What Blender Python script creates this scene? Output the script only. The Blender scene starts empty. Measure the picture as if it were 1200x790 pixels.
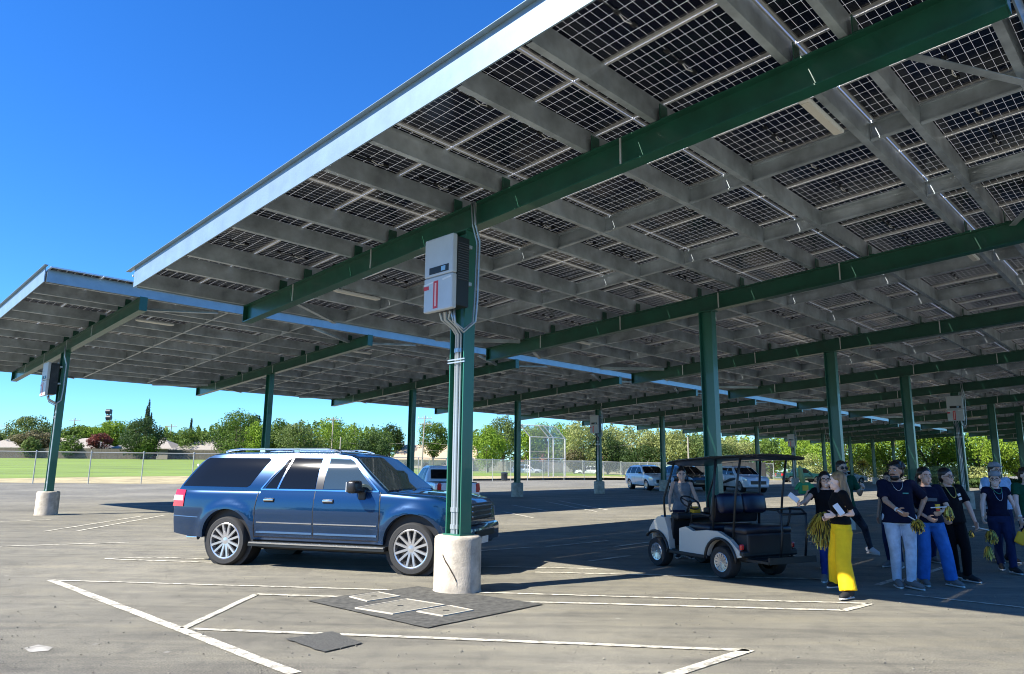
import bpy, bmesh, math, random
import numpy as np
from mathutils import Vector, Matrix, noise as mnoise
random.seed(7); RNG = np.random.default_rng(11)
S = bpy.context.scene
C = S.collection
# ------------------------------------------------------------------ camera
CAM_H = 1.65; PITCH = .1832; ROLL = .0084; FPX = 832.43
cam = bpy.data.cameras.new('camera'); cob = bpy.data.objects.new('camera', cam); C.objects.link(cob)
cam.sensor_width = 36; cam.lens = FPX / 1200 * 36; cam.clip_start = .05; cam.clip_end = 3000
_c, _s = math.cos(PITCH), math.sin(PITCH); _cr, _sr = math.cos(ROLL), math.sin(ROLL)
R0 = Vector((1, 0, 0)); U0 = Vector((0, -_s, _c)); F0 = Vector((0, _c, _s))
Rr = R0 * _cr + U0 * _sr; Ur = -R0 * _sr + U0 * _cr
cob.matrix_world = Matrix(((Rr.x, Ur.x, -F0.x, 0), (Rr.y, Ur.y, -F0.y, 0), (Rr.z, Ur.z, -F0.z, CAM_H), (0, 0, 0, 1)))
S.camera = cob
# ------------------------------------------------------------------ the two canopy rows: direction of the rows
TH = .7676
D = Vector((math.sin(TH), math.cos(TH), 0)); EV = Vector((math.cos(TH), -math.sin(TH), 0))
TILT = math.tan(.06); SP = 7.2916
# ------------------------------------------------------------------ light
sunv = -(D * 1.04 + EV * .33) + Vector((0, 0, 1)); sunv.normalize()
SUN_EL = math.asin(sunv.z); SUN_AZ = math.atan2(sunv.x, sunv.y)
W = bpy.data.worlds.new('World'); S.world = W; W.use_nodes = True
nt = W.node_tree; nt.nodes.clear()
sky = nt.nodes.new('ShaderNodeTexSky'); sky.sky_type = 'NISHITA'; sky.sun_disc = False
sky.sun_elevation = SUN_EL; sky.sun_rotation = SUN_AZ; sky.altitude = 0; sky.air_density = 1.0; sky.dust_density = 0; sky.ozone_density = 3.0
hs = nt.nodes.new('ShaderNodeHueSaturation'); hs.inputs['Saturation'].default_value = 1.25
bg = nt.nodes.new('ShaderNodeBackground'); bg.inputs[1].default_value = .085
wo = nt.nodes.new('ShaderNodeOutputWorld')
nt.links.new(sky.outputs[0], hs.inputs['Color']); tn = nt.nodes.new('ShaderNodeMix'); tn.data_type = 'RGBA'; tn.blend_type = 'MULTIPLY'; tn.inputs[0].default_value = 1; tn.inputs[7].default_value = (.50, .87, 1.28, 1)
nt.links.new(hs.outputs[0], tn.inputs[6]); nt.links.new(tn.outputs[2], bg.inputs[0]); nt.links.new(bg.outputs[0], wo.inputs[0])
sl = bpy.data.lights.new('sun', 'SUN'); sl.energy = 5.0; sl.angle = math.radians(.5); sl.color = (1, .955, .87)
so = bpy.data.objects.new('sun', sl); C.objects.link(so); so.rotation_euler = (-sunv).to_track_quat('-Z', 'Y').to_euler()
S.view_settings.view_transform = 'Standard'; S.view_settings.look = 'None'; S.view_settings.exposure = 1.28; S.view_settings.gamma = 1
S.render.engine = 'CYCLES'
S.cycles.filter_width = 1.05; S.cycles.max_bounces = 7; S.cycles.diffuse_bounces = 4; S.cycles.transparent_max_bounces = 16

# ------------------------------------------------------------------ materials
MATS = {}
def N(nt, t, **k):
    n = nt.nodes.new(t)
    for a, b in k.items():
        if a in n.inputs: n.inputs[a].default_value = b
        else: setattr(n, a, b)
    return n
def mat(name, col, rough=.6, metal=0, coat=0, noise=0, nscale=8, bump=0, bscale=60, spec=.5, sheen=0, c2=None, alpha=None, emit=None, coords='Object', stretch=None):
    if name in MATS: return MATS[name]
    m = bpy.data.materials.new(name); m.use_nodes = True; nt = m.node_tree
    b = nt.nodes['Principled BSDF']; b.inputs['Base Color'].default_value = (*col, 1)
    b.inputs['Roughness'].default_value = rough; b.inputs['Metallic'].default_value = metal
    b.inputs['Coat Weight'].default_value = coat; b.inputs['Coat Roughness'].default_value = .03
    b.inputs['Specular IOR Level'].default_value = spec
    if sheen: b.inputs['Sheen Weight'].default_value = sheen
    if emit: b.inputs['Emission Color'].default_value = (*emit[:3], 1); b.inputs['Emission Strength'].default_value = emit[3]
    tc = N(nt, 'ShaderNodeTexCoord')
    src = tc.outputs[coords]
    if stretch:
        mp = N(nt, 'ShaderNodeMapping'); mp.inputs['Scale'].default_value = stretch; nt.links.new(src, mp.inputs[0]); src = mp.outputs[0]
    if noise:
        n1 = N(nt, 'ShaderNodeTexNoise', Scale=nscale, Detail=6.0, Roughness=.6); nt.links.new(src, n1.inputs['Vector'])
        mx = N(nt, 'ShaderNodeMix', data_type='RGBA'); k = c2 or tuple(c * (1 - noise) for c in col)
        hi = tuple(min(1, c * (1 + noise * .6)) for c in col)
        mx.inputs[6].default_value = (*k, 1); mx.inputs[7].default_value = (*hi, 1)
        rp = N(nt, 'ShaderNodeMapRange'); rp.inputs[1].default_value = .3; rp.inputs[2].default_value = .7
        nt.links.new(n1.outputs[0], rp.inputs[0]); nt.links.new(rp.outputs[0], mx.inputs[0]); nt.links.new(mx.outputs[2], b.inputs['Base Color'])
    if bump:
        n2 = N(nt, 'ShaderNodeTexNoise', Scale=bscale, Detail=4.0); nt.links.new(src, n2.inputs['Vector'])
        bp = N(nt, 'ShaderNodeBump', Strength=bump, Distance=.01); nt.links.new(n2.outputs[0], bp.inputs['Height']); nt.links.new(bp.outputs[0], b.inputs['Normal'])
    MATS[name] = m; return m
def bsdf(m): return m.node_tree.nodes['Principled BSDF']

def mat_asphalt():
    m = bpy.data.materials.new('asphalt'); m.use_nodes = True; nt = m.node_tree; b = bsdf(m); L = nt.links.new
    g = N(nt, 'ShaderNodeNewGeometry'); P = g.outputs['Position']
    def no(s, d=5, r=.6, dist=0): 
        n = N(nt, 'ShaderNodeTexNoise', Scale=s, Detail=float(d), Roughness=r, Distortion=dist); L(P, n.inputs['Vector']); return n.outputs[0]
    def ramp(src, pts):
        r = N(nt, 'ShaderNodeValToRGB'); el = r.color_ramp.elements
        el[0].position, el[0].color = pts[0][0], (*pts[0][1], 1); el[1].position, el[1].color = pts[-1][0], (*pts[-1][1], 1)
        for p, c in pts[1:-1]: e = el.new(p); e.color = (*c, 1)
        L(src, r.inputs[0]); return r.outputs[0]
    def mix(a, b_, f, mode='MIX'):
        x = N(nt, 'ShaderNodeMix', data_type='RGBA'); x.blend_type = mode
        for i, v in ((6, a), (7, b_), (0, f)):
            if hasattr(v, 'node'): L(v, x.inputs[i])
            else: x.inputs[i].default_value = v if i == 0 else (*v, 1)
        return x.outputs[2]
    base = ramp(no(.22, 6, .62), [(.3, (.135, .126, .100)), (.5, (.182, .170, .134)), (.72, (.245, .228, .18))])
    agg = ramp(no(70, 3, .7), [(.28, (.30, .30, .30)), (.5, (1, 1, 1)), (.75, (1.9, 1.85, 1.7))])
    c = mix(base, agg, 1.0, 'MULTIPLY')
    med = ramp(no(2.6, 7, .7, .6), [(.34, (.80, .80, .81)), (.5, (1, 1, 1)), (.7, (1.12, 1.11, 1.07))])
    c = mix(c, med, 1.0, 'MULTIPLY')
    # drips and oil spots
    sp = ramp(no(1.25, 3, .5), [(.66, (0, 0, 0)), (.74, (1, 1, 1))]); c = mix(c, (.07, .067, .06), N_mul(nt, sp, .35))
    # scattered dark specks and pale specks
    v = N(nt, 'ShaderNodeTexVoronoi', Scale=2.2); L(P, v.inputs['Vector'])
    dk = ramp(v.outputs['Distance'], [(.03, (1, 1, 1)), (.06, (0, 0, 0))]); c = mix(c, (.03, .03, .028), N_mul(nt, dk, .15))
    v2 = N(nt, 'ShaderNodeTexVoronoi', Scale=1.1); L(P, v2.inputs['Vector'])
    lt = ramp(v2.outputs['Distance'], [(.02, (1, 1, 1)), (.04, (0, 0, 0))]); c = mix(c, (.5, .48, .42), N_mul(nt, lt, .3))
    # long soft scuffs and tyre sweeps
    mpp = N(nt, 'ShaderNodeMapping'); mpp.inputs['Rotation'].default_value = (0, 0, .55); mpp.inputs['Scale'].default_value = (.25, 2.4, 1); L(P, mpp.inputs[0])
    ns = N(nt, 'ShaderNodeTexNoise', Scale=1.0, Detail=6.0, Roughness=.7, Distortion=.8); L(mpp.outputs[0], ns.inputs['Vector'])
    c = mix(c, ramp(ns.outputs[0], [(.36, (.74, .74, .76)), (.52, (1, 1, 1)), (.68, (1.16, 1.13, 1.05))]), 1.0, 'MULTIPLY')
    # cracks
    v3 = N(nt, 'ShaderNodeTexVoronoi', Scale=.16); v3.feature = 'DISTANCE_TO_EDGE'
    ds = N(nt, 'ShaderNodeTexNoise', Scale=1.4, Detail=5.0); L(P, ds.inputs['Vector'])
    va = N(nt, 'ShaderNodeVectorMath', operation='MULTIPLY_ADD'); va.inputs[1].default_value = (1.1, 1.1, 0); L(ds.outputs['Color'], va.inputs[0]); L(P, va.inputs[2]); L(va.outputs[0], v3.inputs['Vector'])
    ck = ramp(v3.outputs['Distance'], [(.0, (1, 1, 1)), (.0035, (0, 0, 0))]); c = mix(c, (.045, .043, .038), N_mul(nt, ck, .22))
    L(c, b.inputs['Base Color']); b.inputs['Roughness'].default_value = .88; b.inputs['Specular IOR Level'].default_value = .3
    bp = N(nt, 'ShaderNodeBump', Strength=.55, Distance=.006); L(no(95, 3, .7), bp.inputs['Height']); L(bp.outputs[0], b.inputs['Normal'])
    return m
def N_mul(nt, a, k):
    x = N(nt, 'ShaderNodeMath', operation='MULTIPLY'); nt.links.new(a, x.inputs[0]); x.inputs[1].default_value = k; return x.outputs[0]

def mat_laminate():
    """solar laminate seen from below: dark cells, pale translucent gaps, UV in metres from the module corner (u across .., v along)"""
    m = bpy.data.materials.new('solar_cells'); m.use_nodes = True; nt = m.node_tree; L = nt.links.new; b = bsdf(m)
    uv = N(nt, 'ShaderNodeUVMap'); sx = N(nt, 'ShaderNodeSeparateXYZ'); L(uv.outputs[0], sx.inputs[0])
    def line(src, pitch, w, off=0):
        a = N(nt, 'ShaderNodeMath', operation='ADD'); L(src, a.inputs[0]); a.inputs[1].default_value = off + w / 2
        d = N(nt, 'ShaderNodeMath', operation='MODULO'); L(a.outputs[0], d.inputs[0]); d.inputs[1].default_value = pitch
        l = N(nt, 'ShaderNodeMath', operation='LESS_THAN'); L(d.outputs[0], l.inputs[0]); l.inputs[1].default_value = w; return l.outputs[0]
    g1 = line(sx.outputs[0], .1885, .0062, .0); g2 = line(sx.outputs[1], .0925, .0034, .0)
    mxx = N(nt, 'ShaderNodeMath', operation='MAXIMUM'); L(g1, mxx.inputs[0]); L(g2, mxx.inputs[1])
    b.inputs['Base Color'].default_value = (.008, .010, .022, 1); b.inputs['Roughness'].default_value = .18; b.inputs['Specular IOR Level'].default_value = .45
    tl = N(nt, 'ShaderNodeBsdfTranslucent'); tl.inputs[0].default_value = (.5, .5, .48, 1)
    df = N(nt, 'ShaderNodeBsdfDiffuse'); df.inputs[0].default_value = (.55, .55, .54, 1)
    ms = N(nt, 'ShaderNodeMixShader'); ms.inputs[0].default_value = .72; L(tl.outputs[0], ms.inputs[1]); L(df.outputs[0], ms.inputs[2])
    fin = N(nt, 'ShaderNodeMixShader'); L(mxx.outputs[0], fin.inputs[0]); L(b.outputs[0], fin.inputs[1]); L(ms.outputs[0], fin.inputs[2])
    L(fin.outputs[0], nt.nodes['Material Output'].inputs[0]); return m

def mat_leaf(name, col, col2, transl=.35):
    m = bpy.data.materials.new(name); m.use_nodes = True; nt = m.node_tree; L = nt.links.new; b = bsdf(m)
    g = N(nt, 'ShaderNodeNewGeometry'); n = N(nt, 'ShaderNodeTexNoise', Scale=.55, Detail=3.0); L(g.outputs['Position'], n.inputs['Vector'])
    mx = N(nt, 'ShaderNodeMix', data_type='RGBA'); mx.inputs[6].default_value = (*col, 1); mx.inputs[7].default_value = (*col2, 1)
    a = N(nt, 'ShaderNodeMath', operation='MULTIPLY_ADD'); L(g.outputs['Random Per Island'], a.inputs[0]); a.inputs[1].default_value = .55
    r = N(nt, 'ShaderNodeMapRange'); r.inputs[1].default_value = .3; r.inputs[2].default_value = .7; r.inputs[3].default_value = -.05; r.inputs[4].default_value = .5
    L(n.outputs[0], r.inputs[0]); L(r.outputs[0], a.inputs[2]); L(a.outputs[0], mx.inputs[0]); L(mx.outputs[2], b.inputs['Base Color'])
    b.inputs['Roughness'].default_value = .6; b.inputs['Specular IOR Level'].default_value = .25
    t = N(nt, 'ShaderNodeBsdfTranslucent'); L(mx.outputs[2], t.inputs[0]); ms = N(nt, 'ShaderNodeMixShader'); ms.inputs[0].default_value = transl
    L(b.outputs[0], ms.inputs[1]); L(t.outputs[0], ms.inputs[2]); L(ms.outputs[0], nt.nodes['Material Output'].inputs[0]); return m

def mat_chain(name='chain_link_wire', pitch=.07, wire=.17):
    """chain-link mesh: woven diamonds cut out of a sheet, UV in metres"""
    m = bpy.data.materials.new(name); m.use_nodes = True; nt = m.node_tree; L = nt.links.new; b = bsdf(m)
    uv = N(nt, 'ShaderNodeUVMap'); sx = N(nt, 'ShaderNodeSeparateXYZ'); L(uv.outputs[0], sx.inputs[0])
    def dia(op):
        a = N(nt, 'ShaderNodeMath', operation=op); L(sx.outputs[0], a.inputs[0]); L(sx.outputs[1], a.inputs[1])
        s = N(nt, 'ShaderNodeMath', operation='ADD'); L(a.outputs[0], s.inputs[0]); s.inputs[1].default_value = 1000.0
        d = N(nt, 'ShaderNodeMath', operation='MODULO'); L(s.outputs[0], d.inputs[0]); d.inputs[1].default_value = pitch
        l = N(nt, 'ShaderNodeMath', operation='LESS_THAN'); L(d.outputs[0], l.inputs[0]); l.inputs[1].default_value = pitch * wire; return l.outputs[0]
    x = N(nt, 'ShaderNodeMath', operation='MAXIMUM'); L(dia('ADD'), x.inputs[0]); L(dia('SUBTRACT'), x.inputs[1])
    b.inputs['Base Color'].default_value = (.42, .42, .40, 1); b.inputs['Metallic'].default_value = .3; b.inputs['Roughness'].default_value = .5
    t = N(nt, 'ShaderNodeBsdfTransparent'); ms = N(nt, 'ShaderNodeMixShader'); L(x.outputs[0], ms.inputs[0]); L(t.outputs[0], ms.inputs[1]); L(b.outputs[0], ms.inputs[2])
    L(ms.outputs[0], nt.nodes['Material Output'].inputs[0]); return m

# ------------------------------------------------------------------ mesh builder
class MB:
    def __init__(s): s.v = []; s.f = []; s.m = []; s.uv = {}
    def add(s, vs, fs, mi=0):
        o = len(s.v); s.v += [tuple(v) for v in vs]; s.f += [tuple(i + o for i in f) for f in fs]; s.m += [mi] * len(fs); return s
    def box(s, c, size, rot=None, mi=0, bev=0):
        x, y, z = [a / 2 for a in size]
        if bev:
            pts = []
            b = min(bev, x * .9, y * .9, z * .9)
            bm = bmesh.new(); bmesh.ops.create_cube(bm, size=1)
            for v in bm.verts: v.co = Vector((v.co.x * 2 * x, v.co.y * 2 * y, v.co.z * 2 * z))
            bmesh.ops.bevel(bm, geom=bm.edges[:], offset=b, segments=2, affect='EDGES', profile=.5)
            vs = [v.co.copy() for v in bm.verts]; bm.verts.index_update(); fs = [[v.index for v in f.verts] for f in bm.faces]; bm.free()
        else:
            vs = [Vector((a, b_, c_)) for a in (-x, x) for b_ in (-y, y) for c_ in (-z, z)]
            fs = [(0, 1, 3, 2), (4, 6, 7, 5), (0, 4, 5, 1), (2, 3, 7, 6), (0, 2, 6, 4), (1, 5, 7, 3)]
        if rot is not None: vs = [rot @ v for v in vs]
        c = Vector(c); return s.add([v + c for v in vs], fs, mi)
    def prism(s, prof, p0, p1, up=(0, 0, 1), mi=0, prof2=None):
        p0 = Vector(p0); p1 = Vector(p1); d = (p1 - p0).normalized(); up = Vector(up); sd = d.cross(up)
        if sd.length < 1e-6: sd = d.cross(Vector((1, 0, 0)))
        sd.normalize(); u = sd.cross(d)
        n = len(prof); q = prof2 or prof
        vs = [p0 + sd * a + u * b for a, b in prof] + [p1 + sd * a + u * b for a, b in q]
        fs = [(i, (i + 1) % n, n + (i + 1) % n, n + i) for i in range(n)] + [tuple(range(n))[::-1], tuple(range(n, 2 * n))]
        return s.add(vs, fs, mi)
    def tube(s, pts, rs, seg=10, mi=0, caps=True, flat=None, ref=None):
        """round or elliptic tube through points; rs: radius or (a,b) for each point; ref: the direction 'a' points to"""
        pts = [Vector(p) for p in pts]; n = len(pts)
        if not hasattr(rs, '__len__'): rs = [rs] * n
        rs = [(r, r) if not hasattr(r, '__len__') else r for r in rs]
        vs = []; prev = None
        for i, p in enumerate(pts):
            t = (pts[min(i + 1, n - 1)] - pts[max(i - 1, 0)]).normalized()
            if ref is not None: a = Vector(ref) - t * Vector(ref).dot(t)
            elif prev is None: a = t.orthogonal()
            else: a = prev - t * prev.dot(t)
            a.normalize(); prev = a; b = t.cross(a)
            for k in range(seg):
                w = 2 * math.pi * k / seg; vs.append(p + a * math.cos(w) * rs[i][0] + b * math.sin(w) * rs[i][1])
        fs = [(i * seg + k, i * seg + (k + 1) % seg, (i + 1) * seg + (k + 1) % seg, (i + 1) * seg + k) for i in range(n - 1) for k in range(seg)]
        if caps: fs += [tuple(range(seg))[::-1], tuple(range((n - 1) * seg, n * seg))]
        return s.add(vs, fs, mi)
    def cyl(s, p0, p1, r, r2=None, seg=16, mi=0): return s.tube([p0, p1], [r, r if r2 is None else r2], seg, mi)
    def capsule(s, p0, p1, r0, r1=None, seg=12, mi=0):
        r1 = r0 if r1 is None else r1; p0 = Vector(p0); p1 = Vector(p1); d = (p1 - p0)
        if d.length < 1e-6: return s.ball(p0, (r0,) * 3, seg)
        d.normalize(); P = []; R = []
        for a in (-88, -60, -30, 0): t = math.radians(a); P.append(p0 + d * math.sin(t) * r0); R.append(r0 * math.cos(t))
        for a in (0, 30, 60, 88): t = math.radians(a); P.append(p1 + d * math.sin(t) * r1); R.append(r1 * math.cos(t))
        return s.tube(P, R, seg, mi)
    def ball(s, c, r, seg=14, rings=9, rot=None, mi=0):
        if not hasattr(r, '__len__'): r = (r, r, r)
        c = Vector(c); vs = []
        for i in range(1, rings):
            t = math.pi * i / rings
            for k in range(seg): w = 2 * math.pi * k / seg; vs.append(Vector((math.sin(t) * math.cos(w) * r[0], math.sin(t) * math.sin(w) * r[1], math.cos(t) * r[2])))
        vs += [Vector((0, 0, r[2])), Vector((0, 0, -r[2]))]
        if rot is not None: vs = [rot @ v for v in vs]
        fs = [(i * seg + k, i * seg + (k + 1) % seg, (i + 1) * seg + (k + 1) % seg, (i + 1) * seg + k)[::-1] for i in range(rings - 2) for k in range(seg)]
        t, b = (rings - 1) * seg, (rings - 1) * seg + 1
        fs += [(t, k, (k + 1) % seg) for k in range(seg)] + [(b, (rings - 2) * seg + (k + 1) % seg, (rings - 2) * seg + k) for k in range(seg)]
        return s.add([v + c for v in vs], fs, mi)
    def lathe(s, prof, c=(0, 0, 0), axis='Z', seg=32, mi=0, closed=False, cap=True):
        vs = []; n = len(prof)
        for r, h in prof:
            for k in range(seg):
                w = 2 * math.pi * k / seg; x, y = r * math.cos(w), r * math.sin(w)
                vs.append({'Z': (x, y, h), 'Y': (x, h, y), 'X': (h, x, y)}[axis])
        c = Vector(c); vs = [Vector(v) + c for v in vs]
        rng = n if closed else n - 1
        fs = [(i * seg + k, i * seg + (k + 1) % seg, ((i + 1) % n) * seg + (k + 1) % seg, ((i + 1) % n) * seg + k) for i in range(rng) for k in range(seg)]
        if not closed and cap:
            if prof[0][0] > 1e-4: fs.append(tuple(range(seg))[::-1])
            if prof[-1][0] > 1e-4: fs.append(tuple(range((n - 1) * seg, n * seg)))
        return s.add(vs, fs, mi)
    def poly(s, pts, h=0, mi=0):
        n = len(pts)
        if not h: return s.add(pts, [tuple(range(n))], mi)
        top = [Vector(p) + Vector((0, 0, h)) for p in pts]
        return s.add([Vector(p) for p in pts] + top, [tuple(range(n))[::-1], tuple(range(n, 2 * n))] + [(i, (i + 1) % n, n + (i + 1) % n, n + i) for i in range(n)], mi)
    def build(s, name, mats, parent=None, smooth=False, recalc=True, angle=None, loc=None):
        me = bpy.data.meshes.new(name); me.from_pydata(s.v, [], s.f)
        if not isinstance(mats, (list, tuple)): mats = [mats]
        for m in mats: me.materials.append(m)
        if len(mats) > 1: me.polygons.foreach_set('material_index', s.m)
        if recalc:
            bm = bmesh.new(); bm.from_mesh(me); bmesh.ops.recalc_face_normals(bm, faces=bm.faces); bm.to_mesh(me); bm.free()
        if smooth:
            me.polygons.foreach_set('use_smooth', [True] * len(me.polygons))
            if angle: me.set_sharp_from_angle(angle=math.radians(angle))
        me.update()
        o = bpy.data.objects.new(name, me); C.objects.link(o)
        if parent is not None: o.parent = parent
        if loc is not None: o.location = loc
        return o
def tag(o, label=None, cat=None, group=None, kind=None):
    if label: o['label'] = label
    if cat: o['category'] = cat
    if group: o['group'] = group
    if kind: o['kind'] = kind
    return o
def thing(name, label, cat, loc=(0, 0, 0), rz=0, group=None):
    o = bpy.data.objects.new(name, None); C.objects.link(o); o.location = loc; o.rotation_euler = (0, 0, rz); o.empty_display_size = .3
    return tag(o, label, cat, group)
def copy_tree(o, parent=None):
    c = o.copy(); C.objects.link(c); c.parent = parent
    for ch in KIDS(o): copy_tree(ch, c)
    return c
def KIDS(o): return [x for x in list(C.objects) if x.parent == o]
def gz(y): return .006 * min(max(y - 11, 0), 45)
def zf(x, y):
    """height of the land beyond the lot: the lawn climbs gently away on the left"""
    r = min(1, max(.30, (-x - 2) / 36)); t = min(1, max(0, (y - 62) / 84)); k = min(1, max(0, (34 - x) / 22)); return gz(y) + 2.65 * r * t * k
def ray(x, y):
    X = (x - 600) / FPX; Y = -(y - 395) / FPX
    return Rr * X + Ur * Y + F0
def G(x, y):
    """the ground point that the photograph shows at pixel x, y (used to read positions off the photo)"""
    r = ray(x, y); z = 0
    for _ in range(25): k = (z - CAM_H) / r.z; z = gz((r * k).y)
    return Vector(((r * k).x, (r * k).y, z))
def AT(x, y, Y):
    r = ray(x, y); p = r * (Y / r.y); return Vector((p.x, p.y, p.z + CAM_H))
def apply_mods(o):
    bpy.context.view_layer.update(); dg = bpy.context.evaluated_depsgraph_get()
    me = bpy.data.meshes.new_from_object(o.evaluated_get(dg)); old = o.data; o.modifiers.clear(); o.data = me; me.name = old.name
    return o
# ------------------------------------------------------------------ shared materials
M_ASPH = mat_asphalt(); M_CELL = mat_laminate()
M_GALV = mat('galvanised_steel', (.45, .51, .54), .38, .35, noise=.42, nscale=2.2, bump=.12, bscale=14)
M_GALVL = mat('galvanised_fascia', (.27, .36, .42), .4, .5, noise=.12, nscale=3)
M_FRAME = mat('aluminium_frame', (.74, .73, .70), .38, .6)
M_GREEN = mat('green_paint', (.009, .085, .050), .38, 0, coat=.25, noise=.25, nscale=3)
M_POST = mat('green_paint_lit', (.020, .135, .085), .40, 0, coat=.2, noise=.22, nscale=2.2, stretch=(1, 1, .35))  # the beams' green, lightened in colour for sky and sun on the posts
M_CONC = mat('concrete', (.48, .42, .33), .9, noise=.40, nscale=5, bump=.5, bscale=38)
M_PAINTW = mat('line_paint', (.66, .62, .50), .8, noise=.5, nscale=16)
M_PIPE = mat('conduit_steel', (.42, .46, .47), .36, .6)
M_BLACK = mat('black_plastic', (.012, .012, .013), .5)
M_DARK = mat('dark_metal', (.02, .024, .026), .45, .3)
M_WHITE = mat('white_plastic', (.72, .72, .68), .45)
M_CHROME = mat('chrome', (.75, .75, .76), .12, 1)
M_GREYBOX = mat('inverter_grey', (.50, .53, .53), .45, noise=.06, nscale=4)
M_RED = mat('red_label', (.60, .03, .035), .5)
# ------------------------------------------------------------------ the ground
def ground():
    mb = MB(); xs = [-900, -300, -120, -60, -30, -10, 0, 10, 30, 60, 120, 300, 900]; ys = [-60, -10, 0, 11, 14, 20, 30, 56, 60, 140, 400, 1500]
    vs = [(x, y, gz(y)) for y in ys for x in xs]; n = len(xs)
    fs = [(j * n + i, j * n + i + 1, (j + 1) * n + i + 1, (j + 1) * n + i) for j in range(len(ys) - 1) for i in range(n - 1)]
    mb.add(vs, fs); tag(mb.build('asphalt_ground', M_ASPH), kind='structure')
ground()
def sheet(name, px, m, lift, world=False, rag=0):
    pts = [(Vector(p) if world else G(*p)) for p in px]
    if rag:
        q = []
        for a, b in zip(pts, pts[1:] + pts[:1]):
            n = max(2, int((b - a).length / .07)); q += [a.lerp(b, i / n) + Vector((random.gauss(0, rag), random.gauss(0, rag), 0)) for i in range(n)]
        pts = q
    bm = bmesh.new(); vs = [bm.verts.new((p[0], p[1], 0)) for p in pts]; bm.faces.new(vs)
    for yy in (11, 56):
        geom = bm.verts[:] + bm.edges[:] + bm.faces[:]; bmesh.ops.bisect_plane(bm, geom=geom, plane_co=(0, yy, 0), plane_no=(0, 1, 0))
    for v in bm.verts: v.co.z = gz(v.co.y) + lift
    bmesh.ops.recalc_face_normals(bm, faces=bm.faces)
    for f in bm.faces:
        if f.normal.z < 0: f.normal_flip()
    me = bpy.data.meshes.new(name); bm.to_mesh(me); bm.free(); me.materials.append(m); o = bpy.data.objects.new(name, me); C.objects.link(o); return tag(o, kind='structure')
M_GRASS = mat('field_grass', (.17, .245, .026), .9, noise=.45, nscale=.30, bump=.6, bscale=30, stretch=(.22, 1.6, 1), c2=(.11, .155, .018))
M_DRY = mat('dry_grass', (.42, .34, .17), .95, noise=.45, nscale=.8, bump=.6, bscale=20)
# far sports field: a broad lawn behind the near fence and the strip of dry earth in front of it
FE0 = G(0, 568.5); FE1 = G(235, 567.5)          # near fence line
FM0 = Vector((-8, 66, 0)); 
mb = MB(); xs = list(range(-260, 62, 6)); ys = [60 + 5 * i for i in range(30)]
def near_edge(x): return interp0(x, [(-260, 59), (-62, 60.5), (-48, 64), (-34, 74), (-24, 80), (-10, 94), (0, 101), (8, 105), (40, 116), (62, 122)])
def interp0(x, pts):
    for (a, b_), (c, d) in zip(pts, pts[1:]):
        if x <= c: return b_ + (d - b_) * max(0, (x - a)) / (c - a)
    return pts[-1][1]
vs = []
for i in range(30):
    for x in xs:
        y0 = near_edge(x); y = y0 + (215 - y0) * (i / 29) ** 1.3; vs.append((x, y, zf(x, y) + .02))
n = len(xs); mb.add(vs, [(j * n + i, j * n + i + 1, (j + 1) * n + i + 1, (j + 1) * n + i) for j in range(29) for i in range(n - 1)]); o = mb.build('grass_field', M_GRASS, smooth=True); tag(o, kind='structure')
if o.data.polygons[0].normal.z < 0: o.data.flip_normals()
def lot_edge(x): return interp0(x, [(-260, 55.6), (-27, 55.6), (-8, 78), (6, 92), (40, 108), (62, 114)])
mb = MB(); vs = []; xs = list(range(-260, 62, 3)); n = len(xs)
for i in range(6):
    for x in xs: y = lot_edge(x) + (near_edge(x) + 1.2 - lot_edge(x)) * i / 5; vs.append((x, y, zf(x, y) + .008 + (.0 if i else -.0)))
mb.add(vs, [(j * n + i, j * n + i + 1, (j + 1) * n + i + 1, (j + 1) * n + i) for j in range(5) for i in range(n - 1)]); o = mb.build('dry_grass_strip', M_DRY, smooth=True); tag(o, kind='structure')
if o.data.polygons[0].normal.z < 0: o.data.flip_normals()
# painted lines
def strip(mb, p, q, w, z=.008):
    p = G(*p) if len(p) == 2 else Vector(p); q = G(*q) if len(q) == 2 else Vector(q); d = (q - p); L = d.length; d.normalize(); s = Vector((-d.y, d.x, 0)) * w / 2
    n = max(1, int(L / .35)); a = []
    for i in range(n + 1):
        c = p + d * (L * i / n); j = random.uniform(-.006, .006)
        for sg in (1, -1): e = c + s * sg * (1 + random.uniform(-.07, .07)) + s.normalized() * j; a.append((e.x, e.y, gz(e.y) + z))
    mb.add(a, [(2 * i, 2 * i + 1, 2 * i + 3, 2 * i + 2) for i in range(n)])
def AN(n, v, row='A'):
    o = Vector((-.7262, 10.2124, 0)) if row == 'A' else Vector((-14.8425, 23.3696, 0))
    p = o + D * n + EV * v; return (p.x, p.y, gz(p.y))
def mat_lines():
    m = mat('worn_line_paint', (.70, .65, .52), .8); nt = m.node_tree; b = bsdf(m); L = nt.links.new
    g = N(nt, 'ShaderNodeNewGeometry'); n = N(nt, 'ShaderNodeTexNoise', Scale=9., Detail=8., Roughness=.75); L(g.outputs['Position'], n.inputs['Vector'])
    r = N(nt, 'ShaderNodeMapRange'); r.inputs[1].default_value = .40; r.inputs[2].default_value = .56; L(n.outputs[0], r.inputs[0])
    mx = N(nt, 'ShaderNodeMix', data_type='RGBA'); mx.inputs[6].default_value = (.22, .205, .165, 1); mx.inputs[7].default_value = (.66, .61, .48, 1); L(r.outputs[0], mx.inputs[0]); L(mx.outputs[2], b.inputs['Base Color']); return m
ML = mat_lines(); mb = MB()
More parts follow.
